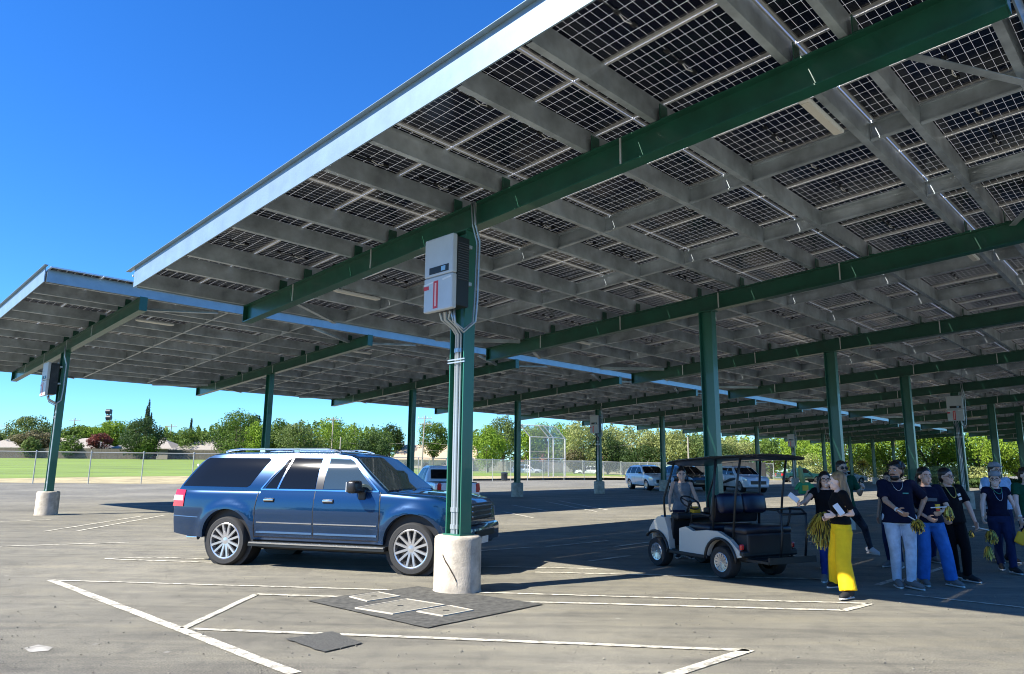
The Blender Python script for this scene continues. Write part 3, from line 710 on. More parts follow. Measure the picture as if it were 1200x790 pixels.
    def topglass(s, xa, xb, fr, m, name, off=.006, n=12):
        mb = MB(); rows = []
        for i in range(n + 1):
            x = xa + (xb - xa) * i / n; zt = s.zroof(x); w = (s.Wg(x, zt - .05)) * fr; r = []
            for k in range(13):
                y = -w + 2 * w * k / 12; a = abs(y) / w; r.append((x, y, zt + .02 - .016 * a ** 1.5 + off))
            rows.append(r)
        dx = (xb - xa); sl = Vector((-(s.zroof(xb) - s.zroof(xa)), 0, dx)).normalized() * .012
        if sl.z < 0: sl = -sl
        f = [v for r in rows for v in r]; nb = len(f); f2 = [tuple(Vector(v) - sl * 1.4) for v in f]; M_ = 13
        fs = [(i * M_ + k, i * M_ + k + 1, (i + 1) * M_ + k + 1, (i + 1) * M_ + k) for i in range(n) for k in range(M_ - 1)]
        fs2 = [tuple(j + nb for j in q)[::-1] for q in fs]
        ed = [(k, k + 1) for k in range(M_ - 1)] + [(n * M_ + k, n * M_ + k + 1) for k in range(M_ - 1)] + [(i * M_, (i + 1) * M_) for i in range(n)] + [(i * M_ + M_ - 1, (i + 1) * M_ + M_ - 1) for i in range(n)]
        mb.add(f + f2, fs + fs2 + [(a, b, b + nb, a + nb) for a, b in ed]); return mb.build(name, m, s.r, smooth=True, angle=40)
def wheels(root, p, r, w, track, spokes=10, rimr=.7):
    for ax in (0, p['wb']):
        for sg in (-1, 1): wheel(root, ax, sg * (track - w / 2), r, w, sg, spokes, rimr)

def big_suv():
    a = G(264, 661.7); b = G(482.5, 674.5); u = (b - a).normalized(); rz = math.atan2(u.y, u.x)
    left = Vector((-u.y, u.x, 0)); loc = a + left * .93
    root = thing('parked_suv', 'large blue metallic suv with chrome roof rails parked behind the near concrete pedestal', 'suv', (loc.x, loc.y, .006), rz)
    wb = 3.455
    p = dict(xr=-1.22, xf=4.24, wb=wb, hw=1.0, belt=1.25, roof=1.88, ar=.50, ar_z=.43, bot=[(-1.22, .50), (-.9, .46), (-.5, .44), (.6, .44), (3.0, .44), (3.9, .36), (4.24, .40)],
             top=[(-1.22, 1.16), (-1.10, 1.25), (2.8, 1.26), (3.05, 1.25), (3.8, 1.20), (4.08, 1.13), (4.19, 1.05), (4.24, .92)],
             gr=[(1.25, -1.13), (1.88, -.68)], gtop=[(-1.14, 1.24), (-1.02, 1.42), (-.80, 1.74), (-.70, 1.82), (-.58, 1.865), (-.2, 1.885), (1.0, 1.895), (1.9, 1.885), (2.18, 1.855), (2.30, 1.81), (2.62, 1.56), (3.02, 1.25)], tumble=.17)
    c = Car(root, p); c.lower(M_PAINT); c.upper(M_PAINT)
    for sd in (-1, 1):
        q = c.patch([(-1.03, 1.30), (-.72, 1.76), (-.66, 1.79), (.60, 1.79), (.65, 1.76), (.38, 1.33), (.32, 1.295)], M_GLASS, 'quarter_window', sd)
        if sd < 0:
            mb = MB(); mb.lathe([(0, -.008), (.022, -.008), (.022, .0), (0, .0)], (-.86, -c.Wg(-.86, 1.66) - .008, 1.66), axis='Y', seg=14); mb.build('sticker', M_WHITE, q)
        rd = c.patch([(.57, .50), (1.67, .50), (1.67, 1.245), (.63, 1.245), (.57, .95)], M_PAINT, 'rear_door', sd, off=.006, which='l')
        fd = c.patch([(1.685, .50), (2.85, .50), (2.88, .9), (2.86, 1.245), (1.685, 1.245)], M_PAINT, 'front_door', sd, off=.006, which='l')
        for dr, nm, poly in ((rd, 'window', [(.70, 1.285), (1.66, 1.285), (1.66, 1.785), (1.10, 1.785), (1.02, 1.755)]), (fd, 'window', [(1.82, 1.285), (2.72, 1.285), (2.72, 1.31), (2.28, 1.74), (2.20, 1.775), (1.82, 1.785)])):
            c.patch(poly, M_GLASS if dr is rd else M_GLASSF, nm, sd, parent=dr, off=.007)
        for dr, x in ((rd, .73), (fd, 1.86)):
            mb = MB(); mb.box((x + .09, sd * (c.Wl(x, 1.09) + .006), 1.09), (.20, .03, .07), bev=.012); h = mb.build('handle_recess', M_TRIM, dr, smooth=True, angle=40)
            mb = MB(); mb.box((x + .09, sd * (c.Wl(x, 1.09) + .030), 1.095), (.19, .018, .032), bev=.008); mb.build('handle', M_CHROME, dr, smooth=True, angle=40)
        c.patch([(1.675, 1.28), (1.81, 1.28), (1.81, 1.79), (1.675, 1.79)], M_TRIM, 'door_pillar', sd, off=.005)
        c.ribbon([(.62, 1.262), (2.84, 1.262)], .022, M_CHROME, 'window_trim', sd, which='g', off=.012)
        c.ribbon([(.62, 1.262), (1.0, 1.77), (1.10, 1.805), (1.9, 1.808), (2.22, 1.795), (2.34, 1.73), (2.84, 1.262)], .022, M_CHROME, 'window_trim', sd, off=.012)
        c.ribbon([(.95, 1.28), (1.10, 1.79)], .03, M_CHROME, 'window_divider', sd, off=.012)
        for x0, x1, dr in ((.60, 1.66, rd), (1.70, 2.84, fd)):
            c.ribbon([(x0, .725), (x1, .725)], .016, M_CHROME, 'trim_line', sd, which='l', off=.013, parent=dr)
            c.ribbon([(x0, .565), (x1, .565)], .03, mat('lit_blue_moulding', (.10, .22, .42), .25, .6, coat=1), 'moulding', sd, which='l', off=.016, parent=dr)  # moulding coloured paler than the body for the light it catches
        for pts in ([(.555, .48), (.545, .95), (.585, 1.22)], [(1.677, .48), (1.677, 1.25)], [(2.87, .50), (2.895, .9), (2.875, 1.25)], [(.56, .485), (2.87, .485)]):
            c.ribbon(pts, .014, M_BLACK, 'shut_line', sd, which='l', off=.0045)
        c.ribbon([(-1.17, .79), (-.60, .775)], .014, mat('lit_blue_moulding', (.1, .22, .42)), 'bumper_crease', sd, which='l', off=.004)  # crease drawn as a paler strip, its highlight put into the colour
        t = c.patch([(-1.19, .95), (-.93, .95), (-.93, 1.23), (-1.16, 1.24)], M_TAIL, 'tail_lamp', sd, which='l', off=.012)
        c.patch([(-1.19, 1.05), (-.95, 1.05), (-.96, 1.14), (-1.18, 1.14)], mat('lamp_pale', (.75, .55, .55), .2, coat=1), 'reversing_lamp', sd, which='l', off=.015, parent=t)
        hl = c.patch([(4.0, 1.02), (4.22, .99), (4.21, .84), (4.06, .83)], M_LAMP, 'headlight', sd, which='l', off=.012)
        # running board
        mb = MB(); mb.prism([(-.09, 0), (.09, 0), (.09, .05), (.06, .07), (-.09, .07)] if sd < 0 else [(-.09, 0), (.09, 0), (.09, .07), (-.06, .07), (-.09, .05)], (.52, sd * .98, .345), (3.03, sd * .98, .345)); mb.build('running_board', M_DARK, root)
        mb = MB(); mb.box((1.78, sd * 1.072, .40), (2.48, .018, .022)); mb.build('running_board_trim', M_CHROME, root)
        # mirror
        mb = MB(); mb.box((2.50, sd * 1.13, 1.335), (.16, .27, .20), bev=.045); mr = mb.build('mirror', M_TRIM, root, smooth=True, angle=50)
        mb = MB(); mb.prism([(-.05, -.03), (.05, -.03), (.05, .03), (-.05, .03)], (2.56, sd * .90, 1.26), (2.52, sd * 1.04, 1.30)); mb.box((2.56, sd * .985, 1.20), (.13, .05, .14), bev=.02); mb.build('mirror_arm', M_TRIM, mr)
        mb = MB(); mb.box((2.41, sd * 1.13, 1.335), (.012, .22, .155)); mb.build('mirror_glass', M_LAMP, mr)
        # roof rail
        y = sd * .60; mb = MB(); mb.tube([(-.42, y, 1.895), (-.32, y, 1.925), (-.1, y, 1.945), (1.65, y, 1.95), (1.80, y, 1.93), (1.92, y, 1.895)], [(.018, .022)] * 6, 10)
        for xx in (.35, 1.05): mb.box((xx, y, 1.93), (.10, .03, .07))
        mb.build('roof_rail', M_CHROME, root, smooth=True, angle=40)
    for xx in (.1, 1.45):
        mb = MB(); mb.box((xx, 0, 1.955), (.05, 1.18, .02)); mb.build('cross_bar', M_TRIM, root)
    c.topglass(2.33, 2.99, .93, M_GLASSF, 'windscreen'); c.topglass(-1.06, -.80, .88, M_GLASS, 'rear_window', off=.008)
    mb = MB(); mb.box((4.24, 0, .95), (.05, 1.02, .27), bev=.02); g = mb.build('grille', M_TRIM, root)
    for z in (.87, .95, 1.03):
        mb = MB(); mb.box((4.275, 0, z), (.03, .96, .035), bev=.008); mb.build('grille_bar', M_CHROME, g)
    mb = MB(); mb.box((4.23, 0, .60), (.18, 1.62, .30), bev=.06); bp = mb.build('front_bumper', mat('dark_blue_paint', (.006, .03, .09), .3, .5, coat=1), root, smooth=True, angle=40)
    mb = MB(); mb.box((4.335, 0, .60), (.02, .9, .10), bev=.005); mb.build('air_intake', M_TRIM, bp)
    mb = MB(); mb.box((4.335, -.02, .52), (.012, .31, .155)); mb.build('number_plate', M_WHITE, bp)
    mb = MB(); mb.cyl((-1.08, -.62, .40), (-.86, -.62, .40), .045, seg=16); mb.build('exhaust_tip', M_CHROME, root, smooth=True, angle=50)
    mb = MB(); mb.box((1.6, 0, .36), (4.4, 1.45, .20), bev=.05); mb.build('underbody', M_BLACK, root)
    mb = MB(); mb.box((2.95, .25, 1.275), (.03, .7, .02), Matrix.Rotation(.3, 3, 'Z')); mb.box((2.93, -.35, 1.29), (.03, .6, .02), Matrix.Rotation(.3, 3, 'Z')); mb.build('wipers', M_BLACK, root)
    wheels(root, p, .40, .27, 1.0, 6, .735)
    return root
big_suv()

def small_car(label, cat, px, h_ang, paint, kind='suv', scale=1, name='parked_car', group=None, stripe=None, world=None):
    loc = world or G(*px)
    root = thing(name, label, cat, (loc.x, loc.y, gz(loc.y) + .006), h_ang, group)
    if kind == 'pickup':
        p = dict(xr=-1.2, xf=4.1, wb=3.3, hw=.93, belt=1.10, roof=1.78, ar=.42, ar_z=.38, bot=[(-1.2, .5), (4.1, .42)], top=[(-1.2, 1.04), (-1.15, 1.10), (2.6, 1.12), (3.7, 1.06), (4.0, .98), (4.1, .8)],
                 gr=[(1.10, .72), (1.7, .84)], gtop=[(.72, 1.10), (.86, 1.66), (.98, 1.745), (1.9, 1.76), (2.1, 1.70), (2.72, 1.12)], tumble=.17)
    elif kind == 'sedan':
        p = dict(xr=-.95, xf=3.65, wb=2.75, hw=.9, belt=.98, roof=1.42, ar=.36, ar_z=.33, bot=[(-.95, .32), (3.65, .25)], top=[(-.95, .86), (-.85, 1.0), (2.4, .98), (3.3, .86), (3.6, .74), (3.65, .6)],
                 gr=[(1, -.5), (1.42, .1)], gtop=[(-.55, .98), (0, 1.36), (.3, 1.43), (1.2, 1.44), (1.55, 1.38), (2.45, .98)], tumble=.2)
    else:
        p = dict(xr=-.95, xf=3.75, wb=2.85, hw=.93, belt=1.08, roof=1.68, ar=.40, ar_z=.36, bot=[(-.95, .38), (3.75, .32)], top=[(-.95, 1.0), (-.88, 1.08), (2.5, 1.08), (3.3, 1.02), (3.65, .9), (3.75, .7)],
                 gr=[(1.08, -.85), (1.68, -.5)], gtop=[(-.86, 1.08), (-.62, 1.50), (-.45, 1.64), (-.1, 1.70), (1.2, 1.71), (1.6, 1.64), (2.45, 1.08)], tumble=.2)
    c = Car(root, p); c.lower(paint); c.upper(paint); B = p['belt']
    zt = p['roof'] - .10
    for sd in (-1, 1):
        if kind == 'pickup': polys = [[(.98, B + .05), (1.06, zt), (1.42, zt), (1.42, B + .05)], [(1.50, B + .05), (1.50, zt), (1.98, zt - .02), (2.45, B + .05)]]
        elif kind == 'sedan': polys = [[(-.15, B + .03), (.25, zt), (.95, zt), (.95, B + .03)], [(1.03, B + .03), (1.03, zt), (1.45, zt - .02), (2.1, B + .03)]]
        else: polys = [[(-.70, B + .05), (-.5, zt), (.0, zt), (.0, B + .05)], [(.08, B + .05), (.08, zt), (.95, zt), (.95, B + .05)], [(1.03, B + .05), (1.03, zt), (1.50, zt - .02), (2.12, B + .05)]]
        for q in polys: c.patch(q, M_GLASS, 'window', sd, step=.15)
        xr = p['xr']
        c.patch([(xr + .02, B - .28), (xr + .22, B - .28), (xr + .2, B - .06), (xr + .03, B - .06)], M_TAIL, 'tail_lamp', sd, which='l', off=.012, step=.1)
        xf = p['xf']; zf = interp(xf - .25, p['top'])
        c.patch([(xf - .38, zf - .22), (xf - .03, zf - .22), (xf - .06, zf - .10), (xf - .38, zf - .06)], M_LAMP, 'headlight', sd, which='l', off=.012, step=.1)
        for x in ((1.46, 2.5) if kind == 'pickup' else (.04, .99, 2.2)): c.ribbon([(x, .45), (x, B - .02)], .014, M_BLACK, 'shut_line', sd, which='l', off=.003)
        mb = MB(); mb.box((interp(B + .1, [(B, p['gtop'][-1][0] - .45), (9, 0)]) , sd * (p['hw'] + .07), B + .10), (.12, .18, .13), bev=.03); mb.build('mirror', M_TRIM if kind != 'pickup' else paint, root)
        if stripe: 
            c.patch([(.1, .50), (.6, .50), (2.4, .80), (2.4, .92), (1.6, .88)], stripe, 'side_decal', sd, which='l', off=.004, step=.15)
    gt = p['gtop']; c.topglass(gt[-2][0] + .08, gt[-1][0] - .08, .88, M_GLASS, 'windscreen', n=5)
    if kind != 'pickup': c.topglass(gt[0][0] + .05, gt[1][0] - .02, .85, M_GLASS, 'rear_window', off=.008, n=5)
    else:
        mb = MB(); mb.box((.78, 0, 1.42), (.02, 1.28, .38), Matrix.Rotation(.24, 3, 'Y')); mb.build('rear_window', M_GLASS, root)
        mb = MB(); mb.box((-.22, 0, 1.118), (1.75, 1.52, .02)); mb.build('bed', M_BLACK, root)
        mb = MB(); mb.box((-1.205, 0, .86), (.03, 1.36, .40), bev=.01); tg = mb.build('tailgate', paint, root)
        mb = MB(); mb.box((-1.225, 0, .95), (.012, .25, .06)); mb.build('handle', M_TRIM, tg)
        mb = MB(); mb.box((-1.26, 0, .52), (.14, 1.7, .16), bev=.03); bb = mb.build('rear_bumper', M_CHROME, root)
        for sd in (-1, 1):
            mb = MB(); mb.box((-1.19, sd * .77, .92), (.06, .14, .34), bev=.02); mb.build('tail_lamp', M_TAIL, root)
    mb = MB(); mb.box((p['xf'] - .01, 0, .62), (.05, 1.1, .22), bev=.015); mb.build('grille', M_TRIM, root)
    mb = MB(); mb.box((1.4, 0, .32), (3.6, 1.4, .16)); mb.build('underbody', M_BLACK, root)
    wheels(root, p, .37 if kind != 'sedan' else .32, .22, p['hw'] - .01, 6, .66)
    root.scale = (scale,) * 3
    return root
DEG = math.radians
small_car('white pickup truck parked beyond the hood of the blue suv, half behind the post', 'pickup truck', None, DEG(110), M_WPAINT, 'pickup', name='parked_pickup', world=Vector((-2.25, 27.2, 0)), scale=.93)
small_car('white suv parked beyond the rear canopy, left of the golf cart roof', 'suv', None, DEG(-76), M_WPAINT, world=Vector((9.6, 53.4, 0)), group='cars parked beyond the canopies')
small_car('black suv parked beside the white suv behind the woman in grey', 'suv', None, DEG(-76), mat('black_car_paint', (.01, .01, .012), .2, coat=1), world=Vector((12.3, 53.4, 0)), group='cars parked beyond the canopies')
small_car('silver suv with dark side graphics seen under the golf cart roof', 'suv', None, DEG(-80), M_WPAINT, scale=1, world=Vector((15.6, 51.2, 0)), group='cars parked beyond the canopies', stripe=M_DARK)
small_car('dark teal pickup in the far road above the green foam hand', 'pickup truck', None, DEG(5), mat('teal_car_paint', (.008, .045, .042), .25, coat=1), 'pickup', name='parked_pickup', world=Vector((34.5, 90, 0)), group='cars parked along the far road')
small_car('pale sedan in the far road just left of the woman with glasses', 'car', None, DEG(5), mat('pale_car_paint', (.5, .6, .62), .25, coat=1), 'sedan', name='parked_car', world=Vector((40.5, 90, 0)), group='cars parked along the far road')
small_car('white van shaped car behind the far fence left of the backstop', 'car', None, DEG(0), M_WPAINT, name='parked_car', world=Vector((1.2, 133, 0)), scale=1.25, group='cars parked along the far road')
small_car('white car behind the far fence right of the backstop', 'car', None, DEG(180), M_WPAINT, name='parked_car', world=Vector((16.5, 140, 0)), scale=1.15, group='cars parked along the far road')

# ------------------------------------------------------------------ golf cart
def golf_cart():
    fw = G(771, 663); rw = G(847, 678.5); u = (fw - rw).normalized(); rz = math.atan2(u.y, u.x)
    left = Vector((-u.y, u.x, 0)); loc = rw - left * .56
    root = thing('golf_cart', 'white four seat golf cart with black roof and black seats standing at the shadow edge', 'golf cart', (loc.x, loc.y, gz(loc.y) + .006), rz)
    wb = (fw - rw).length; M_W = mat('cart_white', (.58, .55, .47), .3, coat=.6); M_V = mat('black_vinyl', (.012, .013, .02), .38); M_VB = mat('navy_vinyl', (.007, .010, .030), .35)
    # x forward from the rear axle, y left
    for sd in (-1, 1):
        # rear quarter panel: sill, arch and haunch
        o = [(-.38, .42), (-.30, .52), (-.28, .36), ]
        arch = [(.31 * math.cos(t), .26 + .31 * math.sin(t)) for t in [math.pi * k / 12 for k in range(13)]]
        poly = [(.98, .30), (.98, .36), (.96, .68), (.80, .72), (.62, .66), (.30, .70), (.05, .70), (-.20, .60), (-.40, .44), (-.44, .36), (-.31, .33)] + arch[::-1][1:-1] + [(.31, .30)]
        mb = MB(); y = sd * .58
        A = [(x, y, z) for x, z in poly]; B_ = [(x, sd * .50, z) for x, z in poly]; n = len(A)
        mb.add(A + B_, [tuple(range(n)), tuple(range(n, 2 * n))[::-1]] + [(i, (i + 1) % n, n + (i + 1) % n, n + i) for i in range(n)]); mb.build('side_panel', M_W, root)
        # front cowl side with arch
        arch = [(wb + .31 * math.cos(t), .26 + .31 * math.sin(t)) for t in [math.pi * k / 12 for k in range(13)]]
        poly = [(wb - .36, .30), (wb - .33, .62), (wb - .24, .84), (wb - .06, .84), (wb + .06, .76), (wb + .17, .64), (wb + .22, .53)] + arch[4:] 
        A = [(x, y, z) for x, z in poly]; B_ = [(x, sd * .46, z) for x, z in poly]; n = len(A); mb = MB()
        mb.add(A + B_, [tuple(range(n)), tuple(range(n, 2 * n))[::-1]] + [(i, (i + 1) % n, n + (i + 1) % n, n + i) for i in range(n)]); mb.build('front_fender', M_W, root)
        mb = MB(); mb.box((.62 + .18, sd * .575, .285), (1.0, .05, .055), bev=.01); mb.build('sill', M_GREEN if False else M_DARK, root)
        for ax in (0, wb):
            mb = MB(); mb.tube([(ax + .335 * math.cos(t), sd * .595, .26 + .335 * math.sin(t)) for t in [math.pi * k / 12 for k in range(0 if ax == 0 else 3, 13)]], [(.025, .022)] * (13 if ax == 0 else 10), 8); mb.build('fender_flare', M_TRIM, root, smooth=True)
            wheel(root, ax, sd * .49, .242, .20, sd, 7, .60)
    mb = MB(); mb.add([(wb - .24, -.48, .835), (wb - .24, .48, .835), (wb - .02, -.48, .855), (wb - .02, .48, .855), (wb + .08, -.47, .755), (wb + .08, .47, .755), (wb + .24, -.45, .60), (wb + .24, .45, .60), (wb + .30, -.44, .44), (wb + .30, .44, .44), (wb + .26, -.44, .30), (wb + .26, .44, .30)],
                      [(0, 1, 3, 2), (2, 3, 5, 4), (4, 5, 7, 6), (6, 7, 9, 8), (8, 9, 11, 10)]); o = mb.build('front_cowl', M_W, root, smooth=True)
    md = o.modifiers.new('s', 'SOLIDIFY'); md.thickness = .02; apply_mods(o)
    mb = MB(); mb.box((wb - .33, 0, .62), (.06, 1.0, .50), Matrix.Rotation(-.12, 3, 'Y'), bev=.02); mb.box((wb - .40, 0, .86), (.20, 1.0, .12), bev=.04); mb.build('dashboard', M_BLACK, root)
    mb = MB(); mb.box((wb / 2, 0, .30), (wb + .5, 1.06, .05)); mb.box((.02, 0, .42), (.9, .9, .30), bev=.03); mb.build('chassis', M_BLACK, root)
    # headlights
    for sd in (-1, 1):
        mb = MB(); mb.ball((wb + .27, sd * .32, .52), (.05, .09, .05)); mb.build('headlight', M_LAMP, root, smooth=True)
        mb = MB(); mb.box((-.40, sd * .53, .50), (.05, .07, .09), bev=.02); mb.build('tail_lamp', M_TAIL, root)
    # front bench
    mb = MB(); mb.box((.58, 0, .72), (.52, 1.0, .13), bev=.05); mb.build('front_seat', M_V, root, smooth=True, angle=50)
    mb = MB(); mb.box((.26, 0, 1.03), (.12, .98, .44), Matrix.Rotation(-.18, 3, 'Y'), bev=.05); mb.build('front_backrest', M_V, root, smooth=True, angle=50)
    mb = MB(); mb.box((.58, 0, .50), (.50, .98, .34), bev=.03); mb.build('seat_base', M_BLACK, root)
    # rear facing seat
    mb = MB(); mb.box((-.22, 0, .74), (.48, 1.0, .13), bev=.05); mb.build('rear_seat', M_V, root, smooth=True, angle=50)
    for yy in (.25, -.25):
        mb = MB(); mb.box((.10, yy, 1.12), (.15, .50, .32), Matrix.Rotation(.14, 3, 'Y'), bev=.07); mb.build('rear_backrest', M_VB, root, smooth=True, angle=60)
    mb = MB(); mb.box((-.30, 0, .54), (.34, .92, .32), bev=.03); mb.build('rear_box', M_BLACK, root)
    mb = MB(); mb.box((-.66, 0, .315), (.46, .96, .035)); mb.box((-.88, 0, .345), (.035, .96, .09)); mb.build('footplate', M_DARK, root)
    mb = MB(); mb.box((-.42, 0, .40), (.10, 1.16, .10), bev=.03); mb.build('rear_bumper', M_DARK, root)
    mb = MB()
    mb.tube([(-.74, -.42, .33), (-.80, -.42, .70), (-.80, -.42, 1.0), (-.72, -.42, 1.06), (-.50, -.42, 1.06)], .018, 8); mb.tube([(-.74, .10, .33), (-.80, .10, .70), (-.80, .10, 1.0), (-.72, .10, 1.06), (-.50, .10, 1.06)], .018, 8)
    mb.tube([(-.80, -.42, 1.0), (-.80, .10, 1.0)], .018, 8); mb.tube([(-.52, -.42, 1.06), (-.46, -.42, .85), (-.40, -.42, .74)], .018, 8); mb.tube([(-.50, -.42, 1.06), (-.50, .10, 1.06)], .016, 8)
    mb.build('grab_rail', M_DARK, root, smooth=True)
    # roof and posts
    mb = MB(); 
    rp = [(x, 0, 1.755 + (wb + .12 - x) * .035) for x in [wb + .12 - 2.25 * k / 10 for k in range(11)]]
    mb.tube([(wb - .30, 0, 1.735), (wb - .36, 0, 1.765), (wb - .5, 0, 1.785), (.3, 0, 1.83), (-.60, 0, 1.85), (-.72, 0, 1.84), (-.76, 0, 1.82)], [(.54, .025), (.58, .045), (.60, .050), (.60, .050), (.59, .050), (.57, .045), (.52, .025)], 20, ref=(0, 1, 0)); mb.build('roof', mat('roof_black', (.012, .014, .016), .3, coat=.4), root, smooth=True, angle=50)
    for sd in (-1, 1):
        mb = MB(); mb.tube([(wb - .16, sd * .50, .80), (wb - .14, sd * .50, 1.15), (wb - .32, sd * .50, 1.50), (wb - .42, sd * .48, 1.76)], .019, 8); mb.build('windscreen_post', M_DARK, root, smooth=True)
        mb = MB(); mb.tube([(.24, sd * .50, .66), (.20, sd * .50, 1.2), (.12, sd * .49, 1.82)], .02, 8); mb.build('roof_post', M_DARK, root, smooth=True)
        mb = MB(); mb.tube([(-.20, sd * .50, .62), (-.30, sd * .50, 1.3), (-.42, sd * .49, 1.82)], .018, 8); mb.build('roof_post', M_DARK, root, smooth=True)
        mb = MB(); mb.tube([(.74, sd * .50, .78), (.72, sd * .50, .92), (.50, sd * .50, .94), (.30, sd * .50, .92)], .018, 8); mb.build('armrest', M_DARK, root, smooth=True)
    # steering wheel
    mb = MB(); c = Vector((wb - .52, .24, 1.09)); ax = Vector((-.60, 0, .80)).normalized(); a = ax.orthogonal().normalized(); b = ax.cross(a)
    ring = [c + (a * math.cos(t) + b * math.sin(t)) * .17 for t in [2 * math.pi * k / 24 for k in range(25)]]; mb.tube(ring, .014, 8)
    for k in range(3): t = 2.1 * k; mb.tube([c, c + (a * math.cos(t) + b * math.sin(t)) * .17], .010, 6)
    mb.ball(c, .04); sw = mb.build('steering_wheel', M_BLACK, root, smooth=True)
    mb = MB(); mb.tube([c - ax * .02, Vector((wb - .22, .24, .62))], .022, 8); mb.build('steering_column', M_BLACK, root)
    mb = MB(); mb.box((wb - .46, .08, .965), (.12, .16, .11), bev=.02); mb.build('dash_pouch', mat('yellow_cloth', (.75, .42, .02), .7), root)
    mb = MB(); mb.box((wb - .48, -.25, .95), (.16, .22, .10), bev=.03); mb.build('cup_tray', M_BLACK, root)
golf_cart()
# ------------------------------------------------------------------ the far side: fences, houses, trees, poles
M_CHAIN = mat_chain(); M_FPOST = mat('fence_post_steel', (.42, .42, .38), .5, .4)
def fence(label, pts, h, sp, name='chain_link_fence', rail_mid=False, mesh=M_CHAIN, post=.03, far=False):
    a = Vector(pts[0]); GZ = lambda x, y: zf(x, y) if far else gz(y); root = thing(name, label, 'fence', (a.x, a.y, GZ(a.x, a.y)))
    mb = MB(); uv = []
    mbm = MB(); rl = MB(); posts = []
    u0 = 0
    for p, q in zip(pts, pts[1:]):
        p = Vector(p); q = Vector(q); L = (q - p).length; d = (q - p) / L; n = max(1, round(L / sp))
        for i in range(n + (1 if q == Vector(pts[-1]) else 0)):
            c = p + d * (L * i / n) - a; posts.append(c)
        nb = 8
        for i in range(nb):
            c0 = p + d * L * i / nb - a; c1 = p + d * L * (i + 1) / nb - a
            k = len(mbm.v); z0 = GZ(c0.x + a.x, c0.y + a.y) - GZ(a.x, a.y); z1 = GZ(c1.x + a.x, c1.y + a.y) - GZ(a.x, a.y)
            mbm.add([(c0.x, c0.y, z0 + .03), (c1.x, c1.y, z1 + .03), (c1.x, c1.y, z1 + h), (c0.x, c0.y, z0 + h)], [(0, 1, 2, 3)]); uv += [(u0 + L * i / nb, 0), (u0 + L * (i + 1) / nb, 0), (u0 + L * (i + 1) / nb, h), (u0 + L * i / nb, h)]
        u0 += L
        c0 = p - a; c1 = q - a; rl.cyl((c0.x, c0.y, h + GZ(p.x, p.y) - GZ(a.x, a.y)), (c1.x, c1.y, h + GZ(q.x, q.y) - GZ(a.x, a.y)), post * .8, seg=8)
        if rail_mid: rl.cyl((c0.x, c0.y, h / 2), (c1.x, c1.y, h / 2), post * .7, seg=8)
    o = mbm.build('mesh_panel', mesh, root, recalc=False); l = o.data.uv_layers.new(name='UVMap')
    for i, t in enumerate(uv): l.data[i].uv = t
    rl.build('top_rail', M_FPOST, root)
    for c in posts[:100]:
        m_ = MB(); z = GZ(c.x + a.x, c.y + a.y) - GZ(a.x, a.y); m_.cyl((c.x, c.y, z - .1), (c.x, c.y, z + h + .06), post, seg=8); m_.ball((c.x, c.y, z + h + .07), post * 1.3, 8, 5); m_.build('post', M_FPOST, root)
    return root
f0 = G(-40, 568.5); f1 = G(250, 567.0)
dl = (f1 - f0).normalized()
fence('near chain link fence along the lawn, its posts left of the blue suv', [(f0.x - 8, f0.y, 0), tuple((f1 + dl * 2).xy) + (0,), (-4, 76, 0), (4, 90, 0), (15, 97.5, 0), (36, 99, 0)], 2.35, 3.6, post=.04, mesh=mat_chain('near_fence_wire', .06, .055))
fence('far chain link fence across the lawn behind the backstop and the trash bin', [(-38, 118, 0), (-20, 120, 0), (-4, 120.5, 0), (12, 121, 0), (28, 121.5, 0), (44, 122, 0), (62, 123, 0)], 2.2, 3.4, post=.045, far=True)
M_WALL = mat('board_fence_wood', (.10, .085, .06), .85, noise=.4, nscale=3, stretch=(3, 3, .3))
def wall(label, x0, x1, Y, h, m, name='board_fence', cat='fence', seg=2.4):
    root = thing(name, label, cat, (x0, Y, zf((x0 + x1) / 2, Y)))
    n = max(1, int((x1 - x0) / seg)); mb = MB()
    for i in range(n):
        w = (x1 - x0) / n
        for k in range(8): mb.box((i * w + (k + .5) * w / 8, random.uniform(-.01, .01), h / 2 + random.uniform(-.02, .02)), (w / 8 - .01, .03, h))
    mb.build('boards', m, root)
    for i in range(n + 1):
        mb = MB(); mb.box((i * (x1 - x0) / n, .06, h / 2 + .05), (.12, .12, h + .1)); mb.build('post', m, root)
    return root
wall('dark board fence at the left edge of the lawn behind the leftmost post', -104, -72, 146, 2.0, M_WALL)
wall('low dark fence behind the lawn between the red bush and the blue suv', -70, -34, 147, 1.9, M_WALL)
wall('grey board wall behind the far lawn near the backstop', -12, 30, 146, 2.0, mat('grey_boards', (.26, .24, .20), .85, noise=.3, nscale=2))
wall('dark slatted fence seen below the golf cart roof', 21.5, 31, 88, 2.3, mat('dark_slats', (.05, .05, .045), .8, noise=.3, nscale=2))
M_ROOFG = mat('grey_shingles', (.30, .27, .23), .9, noise=.25, nscale=6); M_STUC = mat('tan_stucco', (.48, .40, .30), .9, noise=.12, nscale=2); M_DWALL = mat('drab_siding', (.22, .20, .17), .8)  # low house walls have a drab grey-brown siding
M_ROOFT = mat('tan_roof', (.50, .38, .25), .9, noise=.2, nscale=5)
